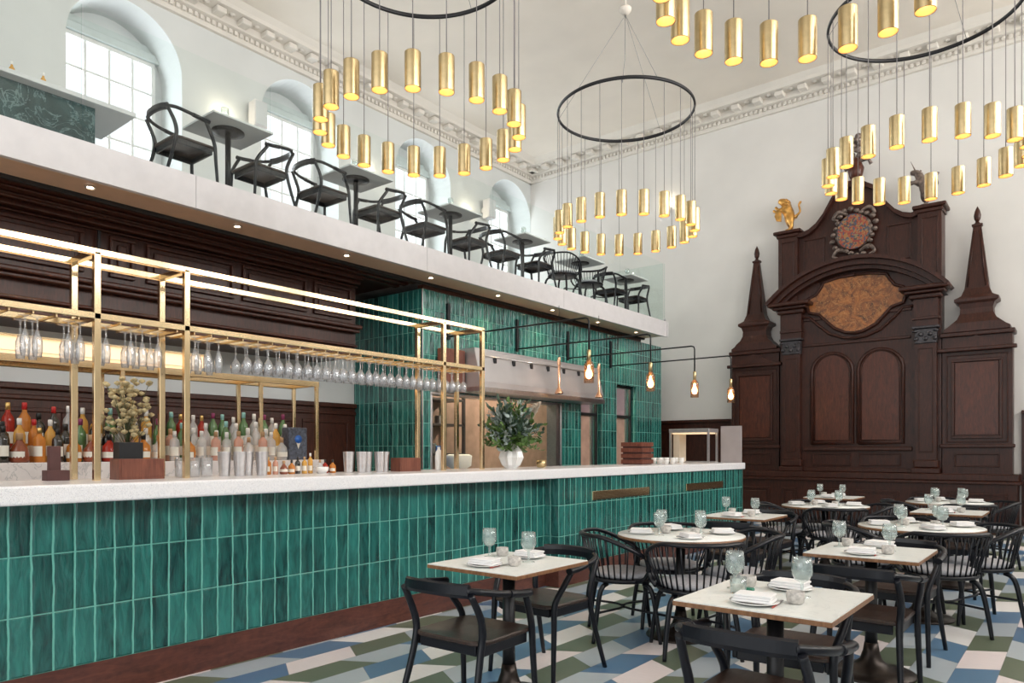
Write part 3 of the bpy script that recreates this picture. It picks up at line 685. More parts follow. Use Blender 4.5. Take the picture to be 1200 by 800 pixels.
# white vase and flowers
VX, VY = -4.46, 5.56
t = thing('white_faceted_vase', (VX, VY, Z0), 0, 'white faceted vase on the bar holding a leafy arrangement', 'vase')
vs = []; fs = []; nn = 16
pr = [(.05, 0), (.085, .035), (.115, .11), (.10, .17), (.062, .225), (.055, .25), (.045, .25), (.05, .22)]
for j, (r, z) in enumerate(pr):
    for k in range(nn):
        a = 2*pi*k/nn; q = r*(1+.13*(1 if k % 2 else -1)*(1 if 0 < j < 5 else .2)); vs.append((q*cos(a), q*sin(a), z))
for j in range(len(pr)-1):
    for k in range(nn): fs.append((j*nn+k, j*nn+(k+1) % nn, (j+1)*nn+(k+1) % nn, (j+1)*nn+k))
MB().add(vs, fs).build('vase_body', 'china', t)
t = thing('flower_arrangement', (VX, VY, Z0+.20), 0, 'wild arrangement of dark foliage, silver leaves and a pale plume in the white vase', 'flower arrangement')
def leaf(mb, p, d, L, W):
    d = Vector(d).normalized(); s = d.cross(Vector((random.uniform(-1, 1), random.uniform(-1, 1), random.uniform(.2, 1)))).normalized(); n = d.cross(s)
    P = Vector(p); vs = [P, P+d*L*.35+s*W*.5+n*L*.05, P+d*L*.75+s*W*.35, P+d*L-n*L*.12, P+d*L*.75-s*W*.35, P+d*L*.35-s*W*.5+n*L*.05, P+d*L*.5-n*.004]
    mb.add(vs, [(0,1,6), (1,2,6), (2,3,6), (3,4,6), (4,5,6), (5,0,6)])
g1, g2, g3, stm = MB(), MB(), MB(), MB()
for i in range(200):
    a = random.uniform(0, 2*pi); e = random.uniform(-.05, 1.35); R = random.uniform(.18, .43)
    dirv = Vector((cos(a)*cos(e)*.75, sin(a)*cos(e), sin(e)*1.05)); tip = dirv*R + Vector((0, 0, .06))
    if e < .15 and (sin(a) > .5 or sin(a) < -.5): tip.z -= random.uniform(0, .14)
    stm.tube([(0, 0, -.05), tuple(tip*.5+Vector((0, 0, .05))), tuple(tip)], .0025, 4)
    tgt = g1 if tip.z < .17 else (g2 if random.random() < .55 else g1)
    if random.random() < .22: tgt = g3
    for k in range(9):
        u = .35+.65*k/8; p = (tip*.5+Vector((0, 0, .05)))*(2*u*(1-u)*1.) + tip*u*u if u < 1 else tip
        p = (tip*.5+Vector((0, 0, .05)))*2*u*(1-u)+tip*u*u
        leaf(tgt, p, dirv+Vector([random.uniform(-.9, .9) for _ in range(3)]), random.uniform(.05, .08), random.uniform(.028, .046))
g1.build('bright_foliage', 'leaf', t); g2.build('dark_foliage', 'leafd', t); g3.build('silver_foliage', 'leafs', t); stm.build('stems', 'stemg', t)
pp = MB()
for i in range(200):
    u = random.random(); c = Vector((.05, .18, .22))*(1-u)+Vector((.10, .33, .46))*u; r = .05*sin(pi*min(1, u*.8+.15))
    a = random.uniform(0, 2*pi); leaf(pp, c, Vector((cos(a), sin(a), .7)), .035+r*.7, .012)
pp.build('pale_plume', 'pampas', t)
# service end of the bar
t = thing('slatted_wood_crate', (-4.62, 8.42, Z0), 0, 'brown slatted wooden crate on the worktop before the tiled wall', 'crate')
for k in range(4): MB().box(-.16, .16, -.15, .15, .01+k*.075, .065+k*.075, .004).build('slat_row', 'walnut', t)
MB().box(-.14, .14, -.13, .13, 0, .29).build('inner_box', 'brick', t)
cup = thing('cup_stack', (0,0,0), 0, 'x', 'cups', 'stacked cups on the service end of the bar')
for k in range(2): MB().lathe([(.022, 0), (.03, .005), (.042, .055), (.040, .055), (.028, .01)], 16, (0, 0, k*.03)).build('cup', 'china', cup)
for i, (x, y) in enumerate([(-4.40, 8.82), (-4.52, 8.86), (-4.64, 8.92), (-4.42, 9.05), (-4.55, 9.12), (-4.40, 9.28), (-4.52, 9.34), (-4.66, 9.2)]):
    inst(cup, (x, y, Z0), 0, 'white cup stack between the crate and heated shelf, %s' % ['front left', 'left, second from the edge', 'left rear', 'front centre', 'centre', 'front right', 'right, second from the edge', 'rear'][i])
t = thing('heated_pass_shelf', (-4.7, 10.45, Z0), 0, 'steel framed heated pass shelf at the far end of the bar', 'pass shelf')
for x in (-.36, .26):
    for y in (-.16, .16): MB().box(x-.015, x+.015, y-.015, y+.015, 0, .46).build('post', 'steel', t)
MB().box(-.38, .28, -.18, .18, .46, .52, .006).build('top_shelf', 'steel', t); MB().box(-.34, .24, -.14, .14, .44, .46).build('warm_light_bar', 'cream', t)
MB().box(-.345, -.24, -.1, .14, 0, .44, .004).build('warm_lit_post', simple('warm_lit_cream', (.62, .52, .40), .4), t)  # warm light on the left post put into its cream colour
MB().box(-.30, .26, .10, .14, .0, .02).build('tray', 'steel', t)
t = tag(MB().box(-4.40, -4.075, 10.66, 10.69, Z0, Z0+.56, .004).build('end_screen', simple('grey_frosted_screen', (.42, .38, .38), .3, .2)), 'flat grey screen panel standing on the very end of the worktop', 'screen')

# ------------------------------------------------------------------ bracket lamps over the bar
local_scale()
WL = []
for i, (y, w) in enumerate([(5.66, 'nearest, left'), (6.87, 'second from left'), (7.97, 'third from left'), (9.08, 'rightmost')]):
    t = thing('bracket_lamp', wpt(XG, y, 2.60), 0, 'long armed black bracket lamp with smoked glass shade, %s of four' % w, 'wall lamp', 'bracket lamps reaching over the bar')
    MB().box(0, .03, -.018, .018, -.03, .36, .004).build('wall_bar', 'blackm', t)
    MB().tube([(.02, 0, 0), (1.78, 0, 0), (1.81, 0, -.01), (1.82, 0, -.04), (1.82, 0, -.30)], .009, 8).build('arm', 'blackm', t)
    MB().lathe([(0, .0), (.019, 0), (.019, .13), (.012, .14), (0, .14)], 16, (1.82, 0, -.44)).build('brass_socket', 'pend', t)
    MB().lathe([(.019, 0), (.045, -.035), (.047, -.05), (.047, -.21), (.045, -.21), (.045, -.05), (.018, -.004)], 24, (1.82, 0, -.40), 'z', True).build('glass_shade', 'smoke', t)
    MB().lathe([(0, 0), (.012, -.01), (.014, -.04), (.030, -.075), (.032, -.10), (.02, -.125), (0, -.132)], 16, (1.82, 0, -.44)).build('bulb', 'lampin', t)

# ------------------------------------------------------------------ chandeliers
no_scale(); CZM = CZ*KS+DZ
pl = None
def chandelier(cx, cy, phase, word, first=None):
    ZR, ZB, R = 5.28, 3.84, .78
    t = thing('ring_chandelier', (cx, cy, ZR), 0, 'black ring chandelier with brass cylinders, ' + word, 'chandelier', 'ring chandeliers')
    MB().ring((0, 0, 0), R, .013, 96, 8, 1.6).build('ring', 'blackm', t)
    MB().lathe([(0, 1.12), (.03, 1.12), (.07, 1.17), (.07, 1.20), (0, 1.20)], 20).build('hub', 'ceil', t)
    MB().tube([(0,0,1.2), (0,0,CZM-ZR-.02)], .012, 8).lathe([(.01, CZM-ZR-.03), (.07, CZM-ZR-.02), (.07, CZM-ZR), (.0, CZM-ZR)], 20).build('ceiling_rod', 'ceil', t)
    wire = simple('wire_grey', (.25, .24, .24), .5) if 'wire_grey' not in bpy.data.materials else bpy.data.materials['wire_grey']
    for k in range(3):
        a = phase+2*pi*k/3+.5; MB().tube([(0, 0, 1.12), (R*cos(a), R*sin(a), 0)], .0025, 5).build('suspension_wire', wire, t)
    MB().tube([(0, 0, 1.12), (.1*cos(phase), .1*sin(phase), .55), (.6*cos(phase), .6*sin(phase), .04), (R*cos(phase), R*sin(phase), 0)], .004, 6).build('power_cable', wire, t)
    pm = {}
    for k in range(21):
        a = phase+2*pi*k/21; x, y = R*cos(a), R*sin(a)
        if not chandelier.proto:
            p = MB().lathe([(.004, .253), (.012, .262), (.012, .25), (.054, .25), (.0555, .2495), (.0563, .248), (.0565, .244), (.0565, .003), (.0560, 0), (.0532, .0), (.0532, .13), (.0, .131)], 28, (0,0,0), 'z', True).build('pendant_cylinder', 'pend', t)
            c = MB().tube([(0, 0, .255), (0, 0, ZR-ZB-.01)], .0034, 6).build('cable', simple('pendant_cable', (.20, .18, .18), .5), p)
            MB().lathe([(.0528, .002), (.0528, .125), (.04, .128)], 28, (0,0,0), 'z', True).build('inner_glow_sleeve', simple('warm_gold_sleeve', (.92, .62, .30), .5), p)  # sleeve added so the inside shows the bulb's warm light
            b = MB().lathe([(0, .040), (.014, .042), (.026, .052), (.030, .07), (.02, .12), (0, .12)], 16).build('bulb', 'bulb', p)
            chandelier.proto = p
        else:
            s = chandelier.proto; p = s.copy(); COL.objects.link(p); p.parent = t
            for ch in s.children:
                c = ch.copy(); COL.objects.link(c); c.parent = p
        p.location = (x, y, ZB-ZR)
    return t
chandelier.proto = None
A0 = atan2(-.7809, .6247)   # direction from a lamp towards the camera side
chandelier(-4.13, 4.00, atan2(-4.0, 4.13)-.07, 'hanging front left above the gantry')
chandelier(-4.16, 7.30, atan2(-7.3, 4.16)-.05, 'far left, its whole ring and ceiling wires in view')
chandelier(-1.14, 7.33, atan2(-7.33, 1.14)+.06, 'far right before the dark altarpiece')
chandelier(-1.14, 3.98, atan2(3.98, -1.14)+.03, 'nearest, only its lowest cylinders along the top edge')

# ------------------------------------------------------------------ sconces and speakers on gallery walls
for i, (y, w) in enumerate([(4.82, 'between the first and second arched windows'), (7.17, 'between the second and third arched windows'), (9.42, 'between the third and fourth arched windows')]):
    t = thing('wall_sconce', wpt(XL, y, 5.50), 0, 'small white uplight sconce on the left wall ' + w, 'sconce', 'uplight sconces')
    MB().box(0, .02, -.04, .04, -.06, .06, .004).build('back_plate', 'framew', t); MB().lathe([(.02, -.08), (.05, -.06), (.06, .06), (.055, .06), (.045, -.04)], 16, (.09, 0, 0)).build('shade', 'framew', t)
    MB().lathe([(0, 0), (.03, .0), (.03, .03), (0, .035)], 12, (.09, 0, .03)).build('lamp', 'sconce', t)
    L = bpy.data.lights.new('sconce_glow', 'POINT'); L.energy = 3.5; L.color = (1, .86, .62); L.shadow_soft_size = .04
    lo = bpy.data.objects.new('sconce_glow', L); COL.objects.link(lo); lo.parent = t; lo.location = (.12, 0, .14)
t = thing('wall_sconce', wpt(-5.58, YE, 5.50), 0, 'small sconce high on the end wall behind the far left chandelier', 'sconce', 'uplight sconces')
MB().box(-.04, .04, -.02, 0, -.06, .06, .004).build('back_plate', 'framew', t); MB().lathe([(.02, -.08), (.05, -.06), (.06, .06), (.055, .06), (.045, -.04)], 16, (0, -.09, 0)).build('shade', 'framew', t)
MB().lathe([(0, 0), (.03, .0), (.03, .03), (0, .035)], 12, (0, -.09, .03)).build('lamp', 'sconce', t)
L = bpy.data.lights.new('sconce_glow', 'POINT'); L.energy = 2; L.color = (1, .86, .62); L.shadow_soft_size = .04
lo = bpy.data.objects.new('sconce_glow', L); COL.objects.link(lo); lo.parent = t; lo.location = (0, -.12, .14)
for y, w in ((5.22, 'beside the second arched window'), (9.85, 'beside the fourth arched window')):
    local_scale(); t = thing('wall_speaker', wpt(XL+.08, y, 5.72), 0, 'white box speaker on the left wall ' + w, 'speaker', 'wall speakers')
    MB().box(-.0, .16, -.09, .09, -.17, .17, .012).build('speaker_body', 'fascia', t); MB().box(.16, .17, -.08, .08, -.15, .15, .004).build('grille', 'greywall', t)
    MB().box(-.08, 0, -.03, .03, -.04, .04).build('bracket', 'fascia', t)
# marble gallery bar
t = thing('gallery_bar_counter', wpt(0,0,3.33), 0, 'dark green marble bar counter up on the gallery at far left', 'bar counter')
MB().box(-7.3, -6.77, -2.5, 2.62, 0, 1.02).build('marble_front', 'marbleg', t); MB().box(-7.4, -6.66, -2.5, 2.92, 1.02, 1.06, .006).build('worktop', 'greywall', t)
for i, (y, k) in enumerate([(2.05, 8), (2.28, 8)]):
    o = put_bottle(k, wpt(-6.95, y, 4.39), 'on the marble gallery bar', .8)

# ------------------------------------------------------------------ chairs
no_scale()
def bez(pts, n=6):
    """Catmull-Rom through pts"""
    P = [Vector(p) for p in pts]; P = [P[0]*2-P[1]]+P+[P[-1]*2-P[-2]]; out = []
    for i in range(1, len(P)-2):
        for k in range(n):
            t = k/n; a, b, c, d = P[i-1:i+3]
            out.append(.5*((2*b)+(-a+c)*t+(2*a-5*b+4*c-d)*t*t+(-a+3*b-3*c+d)*t**3))
    out.append(P[-2]); return out
def lerp_r(rs, n=6):
    out = []
    for a, b in zip(rs[:-1], rs[1:]): out += [a+(b-a)*k/n for k in range(n)]
    return out+[rs[-1]]
def seat_poly(hw, yf, yb, r, bowf=.02):
    pts = []
    for (cx, cy, a0) in ((hw-r, yf-r, 0), (-hw+r, yf-r, pi/2), (-hw+r*1.5, yb+r*1.5, pi), (hw-r*1.5, yb+r*1.5, 1.5*pi)):
        q = r if cy > 0 else r*1.5
        for k in range(6): a = a0+pi/2*k/5; pts.append((cx+q*cos(a), cy+q*sin(a)))
    return pts
def chair_a():
    t = thing('bentwood_armchair', (0,0,0), 0, 'x', 'chair', 'bentwood armchairs')
    sp = seat_poly(.225, .225, -.205, .05)
    m = MB(); n = len(sp); vs = []
    lv = [(.96, .435), (1.0, .441), (1.0, .453), (.975, .460), (.8, .456), (.4, .449)]
    for s, z in lv: vs += [(x*s, y*s, z) for x, y in sp]
    fs = [tuple(range(n))[::-1]]
    for j in range(len(lv)-1):
        for k in range(n): fs.append((j*n+k, j*n+(k+1) % n, (j+1)*n+(k+1) % n, (j+1)*n+k))
    fs.append(tuple((len(lv)-1)*n+k for k in range(n))); m.add(vs, fs, False).build('seat', 'seat', t)
    m = MB(); m.box(-.19, .19, .17, .195, .385, .437, .006).box(-.18, .18, -.185, -.16, .385, .437, .006)
    for s in (-1, 1): m.box(s*.215, s*.19, -.17, .18, .385, .437, .006)
    m.build('apron', 'black', t)
    for s in (-1, 1):
        MB().tube(bez([(s*.245, .225, 0), (s*.235, .205, .30), (s*.232, .198, .44), (s*.238, .18, .50), (s*.258, .13, .58), (s*.272, .085, .648)]), lerp_r([.0135, .0165, .018, .018, .018, .017]), 10).build('leg', 'black', t)
        MB().tube(bez([(s*.245, -.305, 0), (s*.222, -.225, .26), (s*.212, -.185, .42), (s*.216, -.178, .50), (s*.222, -.205, .585), (s*.215, -.262, .69)]), lerp_r([.0135, .0165, .018, .019, .018, .017]), 10).build('leg', 'black', t)
        MB().tube(bez([(s*.276, .115, .654), (s*.279, .04, .660), (s*.276, -.05, .672)]), [.0205]*13, 12, True, (1.15, .95)).build('arm_end', 'black', t)
        MB().tube(bez([(s*.276, -.045, .672), (s*.270, -.12, .683), (s*.245, -.20, .698), (s*.19, -.262, .708)]), [.0165]*19, 10).build('arm', 'black', t)
    m = MB(); pts = bez([(-.20, -.255, .708), (-.12, -.285, .712), (0, -.296, .714), (.12, -.285, .712), (.20, -.255, .708)], 5)
    vs = []; fs = []
    for p in pts:
        nrm = Vector((p.x*.6, -1, 0)).normalized()
        for a, b in ((-.014, -.036), (-.017, 0), (-.012, .024), (.0, .030), (.012, .022), (.014, -.02), (.008, -.036)): q = p+nrm*a+Vector((0, 0, b)); vs.append(q)
    for i in range(len(pts)-1):
        for k in range(7): fs.append((i*7+k, i*7+(k+1) % 7, (i+1)*7+(k+1) % 7, (i+1)*7+k))
    fs += [tuple(range(7)), tuple((len(pts)-1)*7+k for k in range(7))[::-1]]
    m.add(vs, fs).build('backrest', 'black', t)
    return t
def chair_b():
    t = thing('spindle_back_armchair', (0,0,0), 0, 'x', 'chair', 'spindle back armchairs')
    m = MB(); m.lathe([(.0, .415), (.235, .415), (.25, .425), (.25, .440), (.24, .445), (0, .445)], 36).build('seat', 'black', t)
    MB().lathe([(.21, .445), (.228, .455), (.225, .478), (.20, .486), (.0, .488)], 36, (0, .005, 0)).build('seat_cushion', 'cushion', t)
    def rail(a):   # a measured from the back
        d = abs(a); z = .752 if d < 50 else .752-.165*((d-50)/70)**1.5
        R = .305+.01*min(d, 90)/90; A = radians(a); return Vector((R*sin(A), -R*cos(A), z))
    pts = [rail(a) for a in range(-118, 119, 8)]
    fr = [Vector((-.243, .075, .43)), Vector((-.262, .125, .46)), Vector((-.285, .152, .52))]
    path = fr+pts+[Vector((-p.x, p.y, p.z)) for p in fr[::-1]]
    MB().tube(path, .0155, 10, True, (1.25, .9)).build('bow_rail', 'black', t)
    for i in range(21):
        a = -100+10*i; A = radians(a); MB().tube([(.232*sin(A), -.232*cos(A), .43), tuple(rail(a)+Vector((0, 0, -.008)))], .0062, 6).build('spindle', 'black', t)
    for sx in (-1, 1):
        for sy in (-1, 1):
            MB().tube(bez([(sx*.15, sy*.13, .405), (sx*.185, sy*.165, .385), (sx*.21, sy*.19, .32), (sx*.235, sy*.215, .15), (sx*.25, sy*.235, 0)]), lerp_r([.017, .018, .018, .0165, .0135]), 10).build('leg', 'black', t)
    for s in (-1, 1):
        MB().tube(bez([(s*.222, -.20, .21), (s*.10, -.05, .215), (s*.03, 0, .215), (s*.10, .05, .215), (s*.222, .20, .21)]), .009, 8).build('stretcher', 'black', t)
    return t
CA, CB = chair_a(), chair_b()
def face(dx, dy): return atan2(-dx, dy)   # rotate local +Y to (dx,dy)

# ------------------------------------------------------------------ tables
def table_base(t, kind):
    MB().lathe([(.10, .700), (.16, .712), (.16, .722), (0, .722)], 28).build('mounting_plate', 'blackm', t)
    if kind == 'star':
        MB().tube([(0, 0, .03), (0, 0, .71)], .028, 14).build('column', 'blackm', t)
        for k in range(4):
            a = k*pi/2+pi/4; MB().tube(bez([(0, 0, .09), (.10*cos(a), .10*sin(a), .07), (.25*cos(a), .25*sin(a), .022), (.30*cos(a), .30*sin(a), .014)]), lerp_r([.022, .02, .014, .013]), 8).build('foot', 'blackm', t)
    else:
        MB().lathe([(.036, .16), (.034, .30), (.034, .70)], 20).build('column', 'blackm', t)
        MB().lathe([(.245, 0), (.25, .004), (.245, .016), (.17, .030), (.10, .052), (.062, .09), (.046, .14), (.038, .19)], 36).build('base', 'iron', t)
def sq_table(kind='disc', hx=.305, hy=.32, em='edge'):
    t = thing('square_cafe_table', (0,0,0), 0, 'x', 'table', 'square cafe tables')
    MB().box(-hx, hx, -hy, hy, .741, .7455).build('tabletop', 'top', t)
    MB().box(-hx-.003, hx+.003, -hy-.003, hy+.003, .722, .741, .002).build('tabletop_edge', em, t); table_base(t, kind); return t
def rd_table():
    t = thing('round_cafe_table', (0,0,0), 0, 'x', 'table', 'round cafe tables')
    MB().lathe([(.455, .741), (.455, .7455), (0, .7455)], 56).build('tabletop', 'top', t)
    MB().lathe([(0, .722), (.457, .722), (.459, .73), (.457, .741), (0, .741)], 56).build('tabletop_edge', 'edge', t); table_base(t, 'disc'); return t
TS, TR, TM = sq_table(), rd_table(), sq_table('star', em='greywall')
# tableware prototypes
def goblet():
    t = thing('goblet', (0,0,0), 0, 'x', 'glass', 'goblets')
    MB().lathe([(.034, 0), (.034, .003), (.008, .008), (.0055, .03), (.007, .06), (.03, .073), (.040, .10), (.041, .13), (.037, .165), (.0355, .165), (.039, .13), (.038, .102), (.028, .078), (.004, .068)], 20, (0,0,0), 'z', True).build('bowl_and_stem', 'goblet', t)
    m = MB()
    for k in range(12):
        for s in (-1, 1):
            pts = []
            for j in range(7):
                u = j/6; a = 2*pi*k/12+s*u*1.1; r = .0415-.002*abs(u-.4)*3; pts.append((r*cos(a), r*sin(a), .088+.055*u))
            m.tube(pts, .0008, 3, False)
    m.build('cut_pattern', 'goblet', t); return t
def plate():
    t = thing('side_plate', (0,0,0), 0, 'x', 'plate', 'plates')
    MB().lathe([(.05, 0), (.06, .003), (.095, .012), (.096, .015), (.06, .007), (0, .006)], 32).build('plate_body', 'china', t); return t
def napkin():
    m = MB(); m.box(-.078, .078, -.052, .052, .012, .022, .004).box(-.074, .070, -.049, .047, .0215, .033, .005).box(-.070, .074, -.046, .050, .0325, .042, .005)
    o = m.build('folded_napkin', 'napkin'); tag(o, 'x', 'napkin', 'napkins'); return o
def cup_():
    t = thing('stoneware_cup', (0,0,0), 0, 'x', 'cup', 'stoneware cups')
    MB().lathe([(.022, 0), (.032, .008), (.036, .03), (.034, .05), (.032, .05), (.033, .03), (.02, .008)], 18).build('cup_body', 'stone', t); return t
def knife():
    t = thing('table_knife', (0,0,0), 0, 'x', 'knife', 'red handled knives')
    MB().tube([(0, 0, .005), (0, .085, .005)], [.004, .005], 8, True, (1, .7)).build('handle', 'red', t); MB().box(-.005, .005, .085, .17, .003, .005).build('blade', 'steel', t); return t
GB, PT, NK, CU, KN = goblet(), plate(), napkin(), cup_(), knife()
ZT_ = .7456
def setting(x, y, rz, lab, side, gob, cup=None):
    j = lambda: random.uniform(-.012, .012)
    px, py = x+j(), y+j()
    inst(PT, (px, py, ZT_), 0, 'white plate on the %s of %s' % (side, lab))
    o = NK if 'nk' not in USED else NK.copy()
    if 'nk' in USED: COL.objects.link(o)
    USED.add('nk'); o.location = (px, py, ZT_); o.rotation_euler = (0, 0, rz+random.uniform(-.35, .35)); o['label'] = 'folded white napkin on the %s of %s' % (side, lab)
    inst(GB, (gob[0], gob[1], ZT_), random.random(), 'cut glass goblet on the %s of %s' % (side, lab))
    if cup: inst(CU, (cup[0], cup[1], ZT_), 0, 'stoneware cup on the %s of %s' % (side, lab))
SQ = {'T1': (-2.47, 3.06, 'the square table beside the bar'), 'T2': (-1.01, 3.02, 'the nearest square table'),
      'T3': (-1.02, 4.78, 'the second nearest square table'), 'T5': (-2.54, 6.70, 'the square table near the bar end'),
      'T9': (-1.07, 8.42, 'the square table between two round tables'), 'T7': (-2.63, 10.20, 'the farthest square table')}
RD = {'T4': (-2.32, 4.88, 'the round table beside the bar'), 'T10': (-1.05, 6.62, 'the middle right round table'),
      'T6': (-2.29, 8.50, 'the left far round table'), 'T8': (-1.28, 9.97, 'the right far round table')}
CHA = [('T1', -2.42, 2.70, 0.03, 'near'), ('T1', -2.61, 3.58, 3.10, 'far'), ('T2', -.93, 2.66, .0, 'near'), ('T2', -1.09, 3.46, 3.2, 'far'), ('T3', -.97, 4.37, 0, 'near'), ('T3', -1.0, 5.36, 3.1, 'far'),
       ('T5', -2.46, 6.32, .05, 'near'), ('T5', -2.54, 7.28, 3.1, 'far'), ('T9', -1.03, 8.02, 0, 'near'), ('T9', -1.1, 8.98, 3.2, 'far'), ('T7', -2.60, 9.78, 0, 'near')]
for k, (x, y, nm) in SQ.items():
    inst(TS, (x, y, 0), 0, nm[4:] + ', pale top with oak edge on a black pedestal')
    setting(x-.02, y-.20, 0, nm, 'near side', (x+.09, y+.06), (x+.11, y-.09))
    setting(x+.0, y+.20, 0, nm, 'far side', (x-.20, y+.07), (x-.17, y+.15))
    inst(KN, (x+.07, y-.24, ZT_), .1, 'red handled knife on ' + nm)
tag(MB().box(-1.19, -1.12, 3.06, 3.09, ZT_, ZT_+.014, .005).build('green_stopper', 'green'), 'small green object lying by the candle glass on the nearest square table', 'stopper')
t = thing('votive_glass', (-1.16, 3.0, ZT_), 0, 'small straight votive glass on the nearest square table', 'candle holder')
MB().lathe([(.03, 0), (.034, .004), (.034, .07), (.032, .07), (.030, .008)], 18).build('glass_body', 'goblet', t); MB().lathe([(0, .008), (.028, .008), (.028, .035), (0, .035)], 14).build('candle', 'labelp', t)
for (k, x, y, rz, side) in CHA:
    inst(CA, (x, y, 0), rz, 'black bentwood armchair on the %s side of %s' % (side, SQ[k][2]))
DIR = {'T4': (-52, 38, 128, 216), 'T10': (-62, 28, 118, 208), 'T6': (-62, 28, 118, 208), 'T8': (-62, 25, 115, 205)}
SW = ('near', 'right', 'far', 'left')
for k, (x, y, nm) in RD.items():
    inst(TR, (x, y, 0), 0, nm[4:] + ', pale top on a black pedestal')
    for i, d in enumerate(DIR[k]):
        a = radians(d); r = .42
        inst(CB, (x+r*cos(a), y+r*sin(a), 0), face(-cos(a), -sin(a)), 'black spindle back armchair on the %s side of %s' % (SW[i], nm))
        b = a+.55; setting(x+.30*cos(a), y+.30*sin(a), a, nm, SW[i]+' side', (x+.20*cos(b), y+.20*sin(b)), (x+.11*cos(b+.5), y+.11*sin(b+.5)) if i % 2 == 0 else None)
# gallery furniture
ZG = 3.33*KS+DZ+.001
MT = [(3.20, 'first'), (4.56, 'second'), (5.93, 'third'), (7.27, 'fourth'), (8.62, 'fifth'), (9.42, 'x')]
MT = [3.90, 5.54, 7.18, 8.80, 10.42, 12.0]; GX = -6.83
for i, y in enumerate(MT):
    w = ['leftmost', 'second', 'third', 'fourth', 'fifth', 'last and farthest'][i]; nm = 'the %s gallery table behind the glass' % w
    inst(TM, (GX, y, ZG), 0, '%s of the six square tables in a row up on the gallery' % w, None)
    for s, side in ((-1, 'left'), (1, 'right')):
        if i == 4: inst(CB, (GX-.08, y+s*.42, ZG), 0 if s < 0 else pi, 'black spindle back armchair %s of %s' % (side, nm))
        else: inst(CA, (GX-.08, y+s*.42, ZG), 0 if s < 0 else pi, 'black armchair %s of %s' % (side, nm))
    inst(CU, (GX+.12, y+.1, ZG+ZT_), 0, 'small stoneware cup on ' + nm)
    inst(GB, (GX+.08, y-.08, ZG+ZT_), 0, 'glass standing on ' + nm)

# ------------------------------------------------------------------ ALTARPIECE
AX = -2.57; YF = 11.05; YW = 11.295
camera_scale()
A = thing('carved_altarpiece', (AX*KS, YW*KS, 0), 0, 'tall dark carved wooden altarpiece with arch, obelisks and painted crest on the end wall', 'altarpiece')
def ab(mb, name, m='wood', parent=None, lab=None):
    o = mb.build(name, m, None); 
    for v in o.data.vertices: v.co -= Vector((AX*KS, YW*KS, 0))
    o.parent = parent or A
    if lab: o['label'] = lab
    return o
# base and dado bands
m = MB().box(-4.46, -.66, 10.90, YW, 0, .93).box(-4.48, -.64, 10.86, YW, 0, .14, .01).box(-4.50, -.62, 10.85, YW, .93, .97, .01).box(-4.48, -.64, 10.88, YW, .97, 1.06, .012)
for x0, x1 in ((-4.36, -3.72), (-3.55, -3.33), (-3.15, -2.62), (-2.52, -1.98), (-1.80, -1.56), (-1.42, -.76)): m.frame_y(x0, x1, .28, .82, 10.90, .03, .018).box(x0+.06, x1-.06, 10.885, 10.90, .34, .76, .006)
ab(m, 'base')
m = MB().box(-3.62, -1.50, YF, YW, 1.06, 3.47)
m.box(-3.28, -1.84, YF-.05, YF, 1.06, 1.12, .01).box(-3.28, -1.84, YF-.05, YF, 1.36, 1.42, .015)
m.frame_y(-3.15, -2.62, 1.15, 1.33, YF, .02, .02); m.frame_y(-2.52, -1.98, 1.15, 1.33, YF, .02, .02)
m.box(-3.28, -1.86, YF-.03, YF, 2.90, 2.94, .008)
ab(m, 'centre_body')
for x0, x1 in ((-3.155, -2.60), (-2.525, -1.955)):
    cx, r = (x0+x1)/2, (x1-x0)/2; zs = 2.50
    poly = [(x0, 1.47), (x1, 1.47)]+[(cx+r*cos(a), zs+r*sin(a)) for a in [pi*k/20 for k in range(21)]]
    ab(MB().prism(poly, YF-.012, YF, 'y'), 'arched_panel', 'woodl', None, 'reddish arched panel')
    path = [Vector((x, YF-.015, z)) for x, z in [(x0, 1.47), (x1, 1.47)]+[(cx+r*cos(a), zs+r*sin(a)) for a in [pi*k/20 for k in range(21)]]+[(x0, 1.47)]]
    ab(MB().tube(path, .024, 8).tube([Vector((AX, 0, 0))*0+Vector((cx+(p.x-cx)*.86, YF-.018, 1.47+(p.z-1.47)*.955+.04)) for p in path], .010, 6), 'arch_moulding', 'wood')
# pilasters, capitals, entablature
for cx in (-3.43, -1.67):
    m = MB().box(cx-.125, cx+.125, YF-.09, YF, 1.24, 2.80).box(cx-.17, cx+.17, YF-.14, YF, 1.06, 1.13, .01).box(cx-.15, cx+.15, YF-.115, YF, 1.13, 1.24, .02)
    m.frame_y(cx-.09, cx+.09, 1.34, 2.74, YF-.09, .014, .01); ab(m, 'pilaster')
    m = MB().box(cx-.13, cx+.13, YF-.11, YF, 2.80, 3.0, .01).box(cx-.16, cx+.16, YF-.15, YF, 3.0, 3.03, .006)
    for k in range(5): m.lathe([(0, -.03), (.024, -.018), (.03, 0), (.02, .022), (0, .03)], 8, (cx-.11+k*.055, YF-.13, 2.86+.06*(k % 2)))
    for s in (-1, 1): m.ring((cx+s*.125, YF-.13, 2.96), .026, .010, 14, 6)
    ab(m, 'carved_capital', 'carve', None, 'blackened carved capital')
    m = MB().box(cx-.145, cx+.145, YF-.10, YF, 3.03, 3.40).box(cx-.16, cx+.16, YF-.125, YF, 3.12, 3.16, .006)
    m.box(cx-.19, cx+.19, YF-.16, YF, 3.40, 3.46, .015).box(cx-.24, cx+.24, YF-.22, YF, 3.46, 3.50, .012).box(cx-.30, cx+.30, YF-.28, YF, 3.50, 3.56, .02); ab(m, 'entablature_block')
